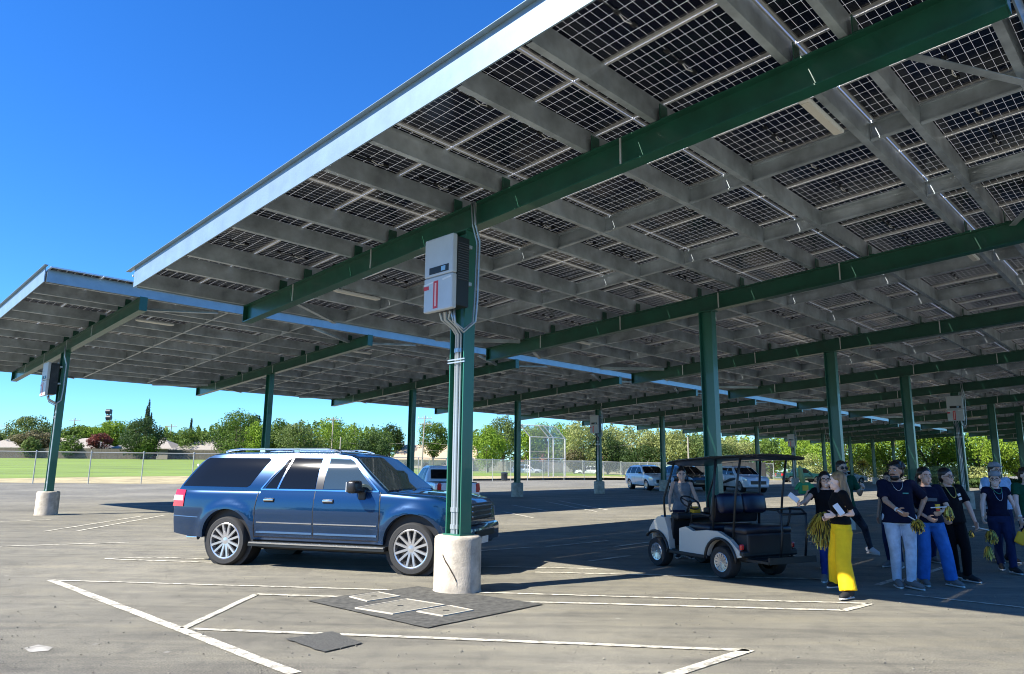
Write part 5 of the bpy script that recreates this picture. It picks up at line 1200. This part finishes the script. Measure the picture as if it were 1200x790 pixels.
    for sd, sg in (('R', 1), ('L', -1)):
        am = .8 + .2 * w; k = .92 if female else 1.05
        b.capsule(sho[sd] + Vector((-sg * .03 * s, 0, 0)), sho[sd], .052 * s * am, .050 * s * am)
        b.capsule(sho[sd], elb[sd], .046 * s * k * am, .036 * s * k * am); b.capsule(elb[sd], wri[sd], .036 * s * k * am, .024 * s * k)
        hand(b, wri[sd], hdir[sd], pnm[sd], sg * (1 if True else -1), curl, s * (1.0 if female else 1.08))
        b.capsule(hp[sd], kn[sd], .078 * s * (.7 + .3 * w), .052 * s); b.capsule(kn[sd], an[sd], .050 * s, .034 * s); b.ball(kn[sd] * .45 + an[sd] * .55 + Vector((0, -.018, .05)), (.046 * s, .05 * s, .11 * s))
        b.capsule(an[sd] + Vector((0, 0, -.04 * s)), an[sd] + fd[sd] * .11 * s + Vector((0, 0, -.055 * s)), .036 * s, .026 * s)
    body = fuse(b, 'body', SKINS[skin], root, .0085, 2)
    # ---- face
    e = MB()
    for sg in (1, -1):
        m_ = MB(); m_.ball(hb((sg * .030, .074, .006)), (.014 * q_, .010 * q_, .0085 * q_), 10, 7, rot=hr); ey = m_.build('eye', mat('eye_white', (.7, .68, .64), .3), body, smooth=True)
        m_ = MB(); m_.ball(hb((sg * .030, .0825, .006)), (.0065 * q_, .004 * q_, .0068 * q_), 8, 6, rot=hr); m_.build('iris', mat('iris_dark', (.02, .012, .008), .2), ey, smooth=True)
        m_ = MB(); m_.tube([hb((sg * .014, .086, .026)), hb((sg * .032, .084, .032)), hb((sg * .050, .070, .026))], .0045 * q_, 6); m_.build('eyebrow', HAIRM['dark' if hair == 'blond' else hair], body)
    m_ = MB(); wl_ = .026 if smile else .02; m_.tube([hb((-wl_, .066, -.052)), hb((0, .082, -.060)), hb((wl_, .066, -.052))], [(.004 * q_, .004 * q_), (.009 * q_, .006 * q_), (.004 * q_, .004 * q_)], 8); m_.build('lips', mat('lips', (.35, .10, .09), .4), body, smooth=True)
    if smile: m_ = MB(); m_.box(hb((0, .0865, -.057)), (.028 * q_, .004, .007 * q_), rot=hr); m_.build('teeth', mat('teeth', (.75, .73, .68), .3), body)
    # ---- clothes
    if top:
        g = MB(); c = .016; ln = top_len
        TT = [(ln, .165 * w + .01, .125 + belly * .8), (ln + .06, .163 * w, .122 + belly), (1.06, (.138 if female else .148) * w, .108 + belly), (1.16, .145 * w, .112 + belly * .85), (1.27, .162 * (.5 + .5 * w), .118 + belly * .3 + (.018 if female else 0)), (1.36, .165 * (.6 + .4 * w), .102), (1.405, .125, .082), (1.422, .088, .066)]
        TT = [t for t in TT if t[0] >= ln - .001]
        g.tube([(0, (.0 if z < 1.3 else -.01) + (belly * .35 if z < 1.25 else .004), z * s) for z, _, _ in TT], [((a + c * .6) * s, (q + c * .6) * s) for _, a, q in TT], 22, ref=(1, 0, 0))
        for sd, sg in (('R', 1), ('L', -1)):
            am = .8 + .2 * w
            if sleeveless: g.capsule(sho[sd] + Vector((-sg * .06 * s, 0, 0)), sho[sd] + Vector((-sg * .015, 0, .0)), .055 * s, .05 * s); continue
            g.capsule(sho[sd] + Vector((-sg * .04 * s, 0, 0)), sho[sd], .064 * s * am, .064 * s * am)
            if top_sleeve > .05:
                t = min(top_sleeve, 1); q = sho[sd].lerp(elb[sd], t); g.tube([sho[sd], sho[sd].lerp(q, .5), q], [.063 * s * am, .062 * s * am, (.064 if top_sleeve < 1 else .05) * s * am], 14)
                if top_sleeve > 1: g.tube([elb[sd], elb[sd].lerp(wri[sd], top_sleeve - 1)], [.05 * s * am, .04 * s * am], 14); g.ball(elb[sd], .051 * s * am)
        fuse(g, 'shirt', top, root, .011, 3)
    if bottom:
        g = MB(); lw = {'jeans': (.092, .068, .060), 'slim': (.086, .060, .045), 'wide': (.100, .100, .112), 'loose': (.10, .085, .085)}[bot_style]
        g.tube([(0, 0, z * s) for z in (.84, .90, .97, 1.02)], [(.168 * w * s, .118 * s), (.178 * w * s, .132 * s), (.170 * w * s, (.128 + belly * .5) * s), (.150 * w * s, (.114 + belly * .8) * s)], 20, ref=(1, 0, 0))
        for sd in 'RL':
            k = .7 + .3 * w; h0 = hp[sd] + Vector((0, 0, -.02 * s)); en = an[sd] + Vector((0, 0, .0 if bot_style != 'wide' else .015)); kk = kn[sd]
            g.tube([h0, h0.lerp(kk, .35), kk, kk.lerp(en, .4), kk.lerp(en, .8), en], [(lw[0] * k * s, (lw[0] + .016) * k * s), (lw[0] * .97 * k * s, lw[0] * 1.05 * k * s), (lw[1] * k * s,) * 2, ((lw[1] * .55 + lw[2] * .45) * k * s,) * 2, (lw[2] * 1.02 * s,) * 2, (lw[2] * s, lw[2] * 1.05 * s)], 18, ref=(1, 0, 0))
            g.ball(h0, (lw[0] * k * s, (lw[0] + .016) * k * s, .07 * s)); 
        fuse(g, 'trousers', bottom, root, .011, 3)
    M_SOLE = mat('shoe_sole', (.62, .60, .55), .6)
    for sd in 'RL':
        d_ = fd[sd]; base = Vector((an[sd].x, an[sd].y, an[sd].z - .085 * s)); R = Matrix.Rotation(math.atan2(d_.y, d_.x) - math.pi / 2, 3, 'Z')
        g = MB(); st = [(-.085, .032, .045), (-.06, .040, .062), (0, .042, .068), (.06, .046, .050), (.12, .048, .036), (.165, .040, .028), (.19, .02, .018)]
        g.tube([base + R @ Vector((0, y * s, (.012 + h_) * s)) for y, _, h_ in st], [(a * s, h_ * s) for _, a, h_ in st], 14, ref=R @ Vector((1, 0, 0)))
        sho_ = g.build('shoe', shoes or M_DARK, root, smooth=True, angle=60)
        g = MB(); g.tube([base + R @ Vector((0, y * s, .012 * s)) for y in (-.09, -.07, 0, .06, .12, .17, .195)], [(a * s, .013 * s) for a in (.03, .041, .043, .048, .050, .040, .02)], 12, ref=R @ Vector((1, 0, 0))); g.build('sole', M_SOLE, sho_, smooth=True, angle=50)
    # ---- hair
    g = MB(); hm = HAIRM[hair]
    if hairstyle:
        g.ball(hb((0, -.030, .044)), (.084 * q_, .098 * q_, .090 * q_), 18, 12, rot=hr); g.ball(hb((0, -.055, -.01)), (.078 * q_, .060 * q_, .082 * q_), 16, 10, rot=hr)
        if hairstyle == 'curly':
            rr = random.Random(3)
            for _ in range(46):
                v = Vector((rr.gauss(0, 1), rr.gauss(-.25, 1), abs(rr.gauss(.4, .8)))).normalized(); g.ball(hb((v.x * .084, v.y * .090 - .036, .042 + v.z * .086)), .022 * q_, 7, 5)
        if hairstyle == 'long':
            for sg in (1, -1): g.tube([hb((sg * .060, .012, .055)), hb((sg * .088, .0, -.02)), hb((sg * .100, -.01, -.12)), hb((sg * .098, .015, -.24)), hb((sg * .085, .03, -.33))], [(.026 * q_, .04 * q_), (.024 * q_, .045 * q_), (.028 * q_, .05 * q_), (.03 * q_, .042 * q_), (.014 * q_, .02 * q_)], 10, ref=(1, 0, 0))
            g.tube([hb((0, -.07, .02)), hb((0, -.095, -.10)), hb((0, -.11, -.24)), hb((0, -.11, -.36))], [(.075 * q_, .04 * q_), (.10 * q_, .035 * q_), (.10 * q_, .032 * q_), (.06 * q_, .015 * q_)], 12, ref=(1, 0, 0))
        if hairstyle == 'verylong':
            rr = random.Random(5); g.tube([hb((0, -.07, .02)), hb((0, -.10, -.12)), hb((0, -.12, -.28)), hb((.01, -.12, -.42))], [(.075 * q_, .045 * q_), (.10 * q_, .045 * q_), (.095 * q_, .035 * q_), (.05 * q_, .012 * q_)], 14, ref=(1, 0, 0))
            for k in range(34):
                a = rr.uniform(-1.25, 1.25); x = math.sin(a) * .088; y = -.022 - math.cos(a) * .085; g.tube([hb((x * .8, y * .9, .06)), hb((x * 1.05, y, -.05)), hb((x * 1.25 + rr.gauss(0, .01), y * 1.15, -.18)), hb((x * 1.2 + rr.gauss(0, .018), y * 1.2 - .01, -.30)), hb((x * 1.1 + rr.gauss(0, .03), y * 1.25, -.42 + rr.uniform(-.05, .04)))], [.016 * q_, .016 * q_, .017 * q_, .014 * q_, .004 * q_], 6)
        if hairstyle == 'pony': g.tube([hb((0, -.10, .03)), hb((.03, -.14, -.02)), hb((.05, -.13, -.12)), hb((.05, -.11, -.18))], [.02 * q_, .034 * q_, .03 * q_, .008 * q_], 10)
        if hairstyle == 'bun': g.ball(hb((0, -.05, .125)), .045 * q_)
        fuse(g, 'hair', hm, root, .009, 1)
    if beard: g = MB(); g.ball(hb((0, .030, -.075)), (.055 * q_, .058 * q_, .046 * q_), 14, 9, rot=hr); g.tube([hb((-.03, .078, -.040)), hb((0, .094, -.036)), hb((.03, .078, -.040))], .007 * q_, 6); g.build('beard', hm, root, smooth=True)
    if glasses:
        dark = glasses == 'sun'; g = MB()
        for sg in (1, -1):
            if dark: g.ball(hb((sg * .032, .090, .005)), (.026 * q_, .006 * q_, .019 * q_), 12, 8, rot=hr)
            g.tube([hb((sg * .032 + .025 * math.cos(t), .092 - abs(math.cos(t)) * .003, .004 + .019 * math.sin(t))) for t in [k * math.pi / 6 for k in range(13)]], .0026 * q_, 5)
            g.cyl(hb((sg * .057, .088, .010)), hb((sg * .078, -.01, .006)), .0022 * q_, seg=5)
        g.cyl(hb((-.008, .094, .008)), hb((.008, .094, .008)), .0024 * q_, seg=5); g.build('glasses', M_BLACK, root)
    if cap:
        g = MB(); g.lathe([(.0, .156), (.05, .150), (.076, .130), (.086, .098), (.088, .078), (.082, .078)], seg=22, cap=False); g.v = [tuple(hb((v[0] * .98, v[1] * 1.1 - .018, v[2] - .012))) for v in g.v]
        g.tube([hb((0, .06, .068)), hb((0, .105, .068)), hb((0, .140, .060))], [(.078 * q_, .006 * q_), (.072 * q_, .006 * q_), (.045 * q_, .005 * q_)], 12, ref=(1, 0, 0)); g.build('cap', cap, root, smooth=True, angle=60)
    info = dict(root=root, hb=hb, sho=sho, elb=elb, wri=wri, hdir=hdir, s=s, M=Mi.inverted())
    return info
def necklace(I, m, drop=.16, r=.005, name='necklace'):
    s = I['s']; g = MB(); pts = []
    for k in range(17):
        a = math.pi * k / 16; x = -math.cos(a) * .075; u = math.sin(a); pts.append(Vector((x * s, (-.02 + (.145 + drop * .16) * u ** .6) * s, (1.455 - drop * u ** 1.3) * s)))
    g.tube(pts, r, 6); g.build(name, m, I['root'], smooth=True)
def wristband(I, sd, m, name='wristband'):
    w, e = I['wri'][sd], I['elb'][sd]; g = MB(); d = (w - e).normalized(); g.cyl(w - d * .03, w - d * .005, .031 * I['s'], seg=16); g.build(name, m, I['root'])
M_GOLD = mat('gold_foil', (.75, .52, .07), .3, .4); M_BFOIL = mat('black_foil', (.02, .02, .015), .3, .3)
def pompom(label, c, r, droop=.0, n=640, stick=None, seed=1, frac=.36):
    c = Vector(c); root = thing('pompom', label, 'pompom', c, 0, 'gold and black pompoms'); rg = random.Random(seed)
    for mname, m, k in (('gold_streamers', M_GOLD, int(n * (1 - frac))), ('black_streamers', M_BFOIL, int(n * frac))):
        g = MB()
        for _ in range(k):
            d = Vector((rg.gauss(0, 1), rg.gauss(0, 1), rg.gauss(0, 1))).normalized(); L = r * rg.uniform(.75, 1.15); w = .0045; sd = d.cross(Vector((rg.gauss(0, 1), rg.gauss(0, 1), rg.gauss(0, 1)))).normalized() * w
            g0 = Vector((0, 0, -1)) * droop; p = Vector(); vs = []; fs = []
            for i in range(5):
                t = i / 4; q = d * L * t * (1 - droop * .25 * t) + Vector((0, 0, -1)) * L * (.35 + droop) * t * t; vs += [q - sd, q + sd]
            fs = [(2 * i, 2 * i + 1, 2 * i + 3, 2 * i + 2) for i in range(4)]; g.add(vs, fs)
        tag(g.build(mname, m, root, recalc=False), kind='stuff')
    if stick is not None:
        g = MB(); a = Vector(stick) - c; g.cyl(a, a * .02, .008, seg=8); g.build('stick', M_WHITE, root)
    return root
CL_NAVY = cloth('navy_cotton', (.0045, .007, .026)); CL_BLACK = cloth('black_cotton', (.0035, .0035, .005)); CL_GREY = cloth('grey_cotton', (.20, .21, .22)); CL_YEL = cloth('yellow_crepe', (.95, .58, .012), .12, 6, .7)
CL_JL = cloth('light_denim', (.50, .60, .70), .25, 10); CL_JB = cloth('blue_denim', (.03, .15, .46), .25, 10); CL_JD = cloth('dark_denim', (.012, .022, .07)); CL_ROY = cloth('royal_blue_cotton', (.012, .035, .20)); CL_GREEN = cloth('dark_green_cotton', (.008, .07, .035)); CL_SKY = cloth('pale_blue_cotton', (.36, .50, .66)); CL_PAT = cloth('patterned_leggings', (.04, .045, .06), .8, 9)
CAPG = cloth('grey_twill', (.30, .29, .28)); WB = M_WHITE; M_GCH = mat('gold_chain', (.55, .42, .12), .3, .8); M_SIL = mat('silver_chain', (.6, .6, .6), .25, .9)
SH_BLK = mat('black_canvas', (.012, .012, .013), .7); SH_GREY = mat('grey_canvas', (.16, .15, .14), .8); SH_WHT = mat('white_leather', (.65, .65, .66), .5)

# woman in grey behind the golf cart
q = AT(800, 600, 13.95)
I = person('woman in a sleeveless grey top standing behind the front of the golf cart', (q.x, 13.95), (-.15, -1), 1.66, 1.12, 'tan', 'black', 'bun', CL_GREY, bottom=CL_NAVY, female=True, sleeveless=True, arms={'R': (AT(783, 603, 13.55), (1, -.3, -.2)), 'L': (AT(822, 600, 13.6), None)}, head_turn=0)
# woman with long black hair and glasses, phone and large pompom
q = G(971, 682)
I = person('woman with long black hair and glasses holding up a phone beside the yellow trousers', (q.x + .05, q.y), (-.25, -1), 1.63, 1.08, 'tan', 'black', 'long', CL_BLACK, top_sleeve=.4, bottom=CL_ROY, bot_style='slim', female=True, glasses=True, arms={'R': (AT(937, 591, 11.0), (.6, -.3, -1), (0, 0, .2)), 'L': (AT(975, 612, 10.95), (-.6, -.2, -1))}, shoes=SH_GREY)
M_PH = mat('phone_white', (.72, .72, .72), .3)
def phone(label, c, d, up):
    c = Vector(c); d = Vector(d).normalized(); u = Vector(up); u = (u - d * u.dot(d)).normalized(); R = Matrix((d.cross(u), u, d)).transposed()
    root = thing('phone', label, 'phone', c); g = MB(); g.box((0, 0, 0), (.078, .16, .010), rot=R, bev=.004); g.build('case', M_PH, root); g = MB(); g.box(-d * .0062, (.068, .145, .002), rot=R); g.build('screen', M_GLASS, root)
    return root
phone('white phone held up at the left by the woman with glasses', AT(930, 583, 10.98), (-.1, -1, .2), (-.75, -.1, .7))
phone('pale phone in the hand of the blond woman', AT(983, 597, 9.83), (-.3, -1, .2), (-.5, 0, .8))
pompom('large gold pompom held in front of the woman with glasses', AT(965, 606, 10.72), 0.25, .45, 1500, seed=2)
# blond woman in yellow trousers
q = G(990, 699)
I = person('blond woman in wide yellow trousers and black top standing half in the sun', (q.x + .02, q.y), (-.93, .12), 1.63, 1.08, 'fair', 'blond', 'verylong', CL_BLACK, top_sleeve=.75, top_len=.98, bottom=CL_YEL, bot_style='wide', female=True, shoes=SH_BLK, head_turn=-.25,
           arms={'L': (AT(978, 604, q.y - .13), (.2, -.8, -1)), 'R': (AT(972, 606, q.y + .15), (.2, -.8, -1))}, feet={'L': tuple(G(995, 703).xy), 'R': tuple(G(982, 693).xy), 'Ld': (-.8, -.5), 'Rd': (-.9, -.35)})
wristband(I, 'L', M_BLACK, 'wrist_watch')
# bearded man behind
q = G(1010, 655); xx = AT(987, 560, 14.0).x
I = person('bearded man in sunglasses and green shirt with one arm raised behind the blond woman', (xx, 14.0), (0, -1), 1.82, 1.1, 'tan', 'dark', 'short', CL_GREEN, top_sleeve=.7, bottom=CL_PAT, bot_style='slim', beard=True, glasses='sun', shoes=SH_WHT,
           arms={'L': (AT(1011, 572, 13.75), (-.4, .2, -1))}, feet={'L': tuple(AT(1017, 600, 13.9).xy) + (.10,)})
wristband(I, 'L', WB)
pompom('small gold pompom raised above the hand of the bearded man', AT(1011, 543, 13.75), .12, .0, 300, seed=4, frac=.3)
# the hidden person whose forearm holds the foam hand
q = AT(966, 600, 12.6)
I = person('person almost hidden behind the woman with glasses, one bare forearm raised to the foam hand', (q.x, 12.6), (0, -1), 1.56, .95, 'tan', 'black', 'short', CL_NAVY, bottom=CL_JD, bot_style='slim', shoes=SH_GREY, arms={'R': (AT(944, 581, 12.4), (.6, -.2, -1))})
# foam hand
def foam_hand():
    c = AT(943, 572, 12.35); root = thing('foam_hand', 'green foam hand with a raised finger held up left of the woman with glasses', 'foam hand', c, 0); mg = mat('green_foam', (.03, .30, .12), .8); my = mat('pale_green_foam', (.25, .36, .14), .8)
    g = MB(); g.box((0, 0, .0), (.22, .06, .20), bev=.03); g.box((.13, 0, .01), (.07, .06, .13), Matrix.Rotation(-.5, 3, 'Y'), bev=.02); g.box((-.125, 0, .02), (.05, .06, .12), Matrix.Rotation(.6, 3, 'Y'), bev=.02); g.build('palm', mg, root, smooth=True, angle=50)
    g = MB(); g.tube([(-.02, 0, .06), (-.045, 0, .22), (-.06, 0, .33), (-.062, 0, .37)], [(.048, .03), (.045, .03), (.038, .028), (.015, .015)], 12, ref=(1, 0, 0)); g.build('finger', my, root, smooth=True)
    g = MB(); g.box((0, -.033, .0), (.10, .008, .09), bev=.003); g.build('front_patch', mat('yellow_print', (.6, .45, .05), .7), root)
foam_hand()
# tall man in navy
q = G(1061, 688)
I = person('tall man with curly black hair, navy shirt and light jeans holding a pompom stick', (q.x, q.y), (-.35, -1), 1.79, 1.28, 'brown', 'black', 'curly', CL_NAVY, top_sleeve=.85, top_len=.86, bottom=CL_JL, bot_style='jeans', beard=True, shoes=SH_GREY, head_turn=-.65, belly=.015, smile=False,
           arms={'R': (AT(1052, 598, 10.5), (1, -.3, -.8)), 'L': (AT(1077, 603, 10.85), (-.6, -.4, 0))}, feet={'R': tuple(G(1052, 688).xy), 'L': tuple(G(1069, 690).xy), 'Rd': (-.25, -1), 'Ld': (.35, -1)})
necklace(I, M_SIL, .15, .004); wristband(I, 'R', WB)
g = MB(); g.box((-.085 * I['s'], .145, 1.27 * I['s']), (.075, .01, .018)); g.build('chest_print', mat('print_green', (.05, .25, .22), .7), I['root'])
pompom('gold pompom on the stick of the tall man in navy', AT(1075, 611, 10.42), .10, .35, 650, stick=AT(1052, 598, 10.40), seed=6)
# hidden person behind the tall man
q = AT(1040, 600, 12.9)
I = person('person in a dark top mostly hidden behind the tall man, only the left shoulder showing', (q.x + .07, 12.9), (-.8, -.6), 1.62, 1.05, 'brown', 'black', 'short', CL_NAVY, bottom=CL_JD, bot_style='slim', female=True, shoes=SH_GREY)
q = AT(1079, 560, 13.6)
I = person('person whose dark haired head shows between the tall man and the woman in blue jeans', (q.x, 13.6), (-.1, -1), 1.62, 1.0, 'brown', 'black', 'short', CL_BLACK, bottom=CL_JD, bot_style='slim', glasses=True, shoes=SH_GREY)
# woman in blue jeans
q = G(1097, 686)
I = person('woman with dark hair, navy shirt and wide blue jeans holding a small yellow cup', (q.x - .02, q.y), (-.15, -1), 1.71, 1.18, 'tan', 'black', 'long' if False else 'pony', CL_NAVY, top_sleeve=.8, top_len=.90, bottom=CL_JB, bot_style='loose', female=True, shoes=SH_GREY, head_turn=.15, smile=False, belly=.02,
           arms={'L': (AT(1103, 600, q.y - .30), (-1, -.3, -.8)), 'R': (AT(1086, 606, q.y - .15), (.6, -.4, -.3))}, feet={'R': tuple(G(1083, 686).xy), 'L': tuple(G(1116, 687).xy), 'Rd': (-.2, -1), 'Ld': (.35, -1)})
g = MB(); g.box((.0, .155, 1.235 * I['s']), (.17, .02, .05), bev=.006); g.build('shirt_print', mat('print_grey', (.10, .12, .13), .8), I['root'])
r = thing('cup', 'small yellow cup with a red band held by the woman in blue jeans', 'cup', AT(1099, 595, 10.62)); g = MB(); g.lathe([(.025, -.05), (.034, .05), (.030, .05), (.022, -.045)], seg=16, closed=True); g.lathe([(0, -.048), (.025, -.048)], seg=16, cap=False); g.build('cup_body', mat('cup_yellow', (.75, .48, .05), .4), r, smooth=True, angle=40); g = MB(); g.lathe([(.0262, -.045), (.0285, -.02), (.027, -.02)], seg=16, cap=False); g.build('band', M_RED, r)
pompom('gold pompom hanging from a white stick between the two people in dark shirts', AT(1111, 594, 10.55), .085, 1.1, 560, stick=AT(1091, 595, 10.5), seed=8)
# person in black with gold chain
q = G(1130, 681)
I = person('person with short black hair, glasses and a gold chain, all in black', (q.x - .12, q.y), (.02, -1), 1.70, 1.28, 'tan', 'black', 'short', CL_BLACK, top_sleeve=.75, top_len=.88, bottom=CL_BLACK, bot_style='jeans', shoes=SH_BLK, glasses=True, head_turn=.25, belly=.03,
           arms={'L': (AT(1143, 612, 11.25), (-1, -.3, -.2)), 'R': (AT(1104, 606, 11.2), (1, -.4, -.4))}, feet={'R': tuple(G(1122, 679).xy), 'L': tuple(G(1135, 682).xy), 'Ld': (.5, -1), 'Rd': (-.1, -1)})
necklace(I, M_GCH, .20, .007)
for x, z in ((-.085, 1.30), (-.10, 1.24)): g = MB(); g.box((x * I['s'], .145, z * I['s']), (.05, .012, .04), Matrix.Rotation(.3, 3, 'Y'), bev=.004); g.build('badge', M_WHITE, I['root'])
# woman with the grey cap
q = G(1181, 671)
I = person('woman in a grey cap, glasses and green necklace walking at the right', (q.x - .05, q.y), (-.25, -1), 1.64, 1.0, 'fair', 'dark', 'pony', CL_NAVY, top_sleeve=.3, top_len=.95, bottom=CL_JD, bot_style='jeans', shoes=SH_BLK, female=True, glasses=True, cap=CAPG, head_turn=-.35,
           arms={'R': (AT(1151, 613, 12.2), (1, -.2, -.2)), 'L': (AT(1196, 612, 12.3), (-1, -.3, -.2))}, feet={'R': tuple(G(1174, 669).xy), 'L': tuple(G(1189, 673).xy)})
necklace(I, mat('green_beads', (.01, .16, .09), .4), .12, .007); necklace(I, M_SIL, .24, .003, 'lanyard'); wristband(I, 'L', WB)
pompom('gold pompom hanging from the hand of the woman in the grey cap', AT(1161, 622, 12.1), .11, .7, 600, stick=AT(1140, 617, 12.05), seed=9)
pompom('lower trailing gold pompom beside the knee of the woman in the grey cap', AT(1158, 641, 12.1), .10, 1.0, 300, seed=10)
pompom('small dark pompom on the stick tip near the person in black', AT(1138, 622, 12.05), .06, .7, 160, seed=12, frac=.6)
# man behind her
q = AT(1171, 600, 13.7)
I = person('man in a pale blue shirt and grey cap behind the woman in the cap', (q.x, 13.7), (0, -1), 1.80, 1.3, 'fair', 'dark', 'short', CL_SKY, top_sleeve=.6, bottom=CL_JD, shoes=SH_BLK, cap=CAPG, glasses=True, arms={'R': (AT(1153, 612, 13.6), (1, 0, -.2))})
q = AT(1207, 600, 12.4)
I = person('person in dark green cut by the right edge of the picture', (q.x, 12.4), (-.1, -1), 1.72, 1.15, 'fair', 'dark', 'short', CL_GREEN, bottom=CL_JD, shoes=SH_GREY, arms={'R': (AT(1197, 614, 12.2), (1, -.2, -.2))})
wristband(I, 'R', WB)
c = AT(1196, 631, 12.15); r = thing('megaphone', 'yellow foam hand shape hanging at the right edge of the picture', 'foam hand', c); r.name = 'foam_hand'
g = MB(); g.box((0, 0, 0), (.16, .05, .20), Matrix.Rotation(.5, 3, 'Y'), bev=.03); g.build('palm', mat('yellow_foam', (.85, .45, .02), .8), r, smooth=True, angle=50); g = MB(); g.capsule((.03, 0, .06), (.10, 0, .16), .025, .02); g.build('finger', mat('yellow_foam', (.8, .4, .02)), r, smooth=True)
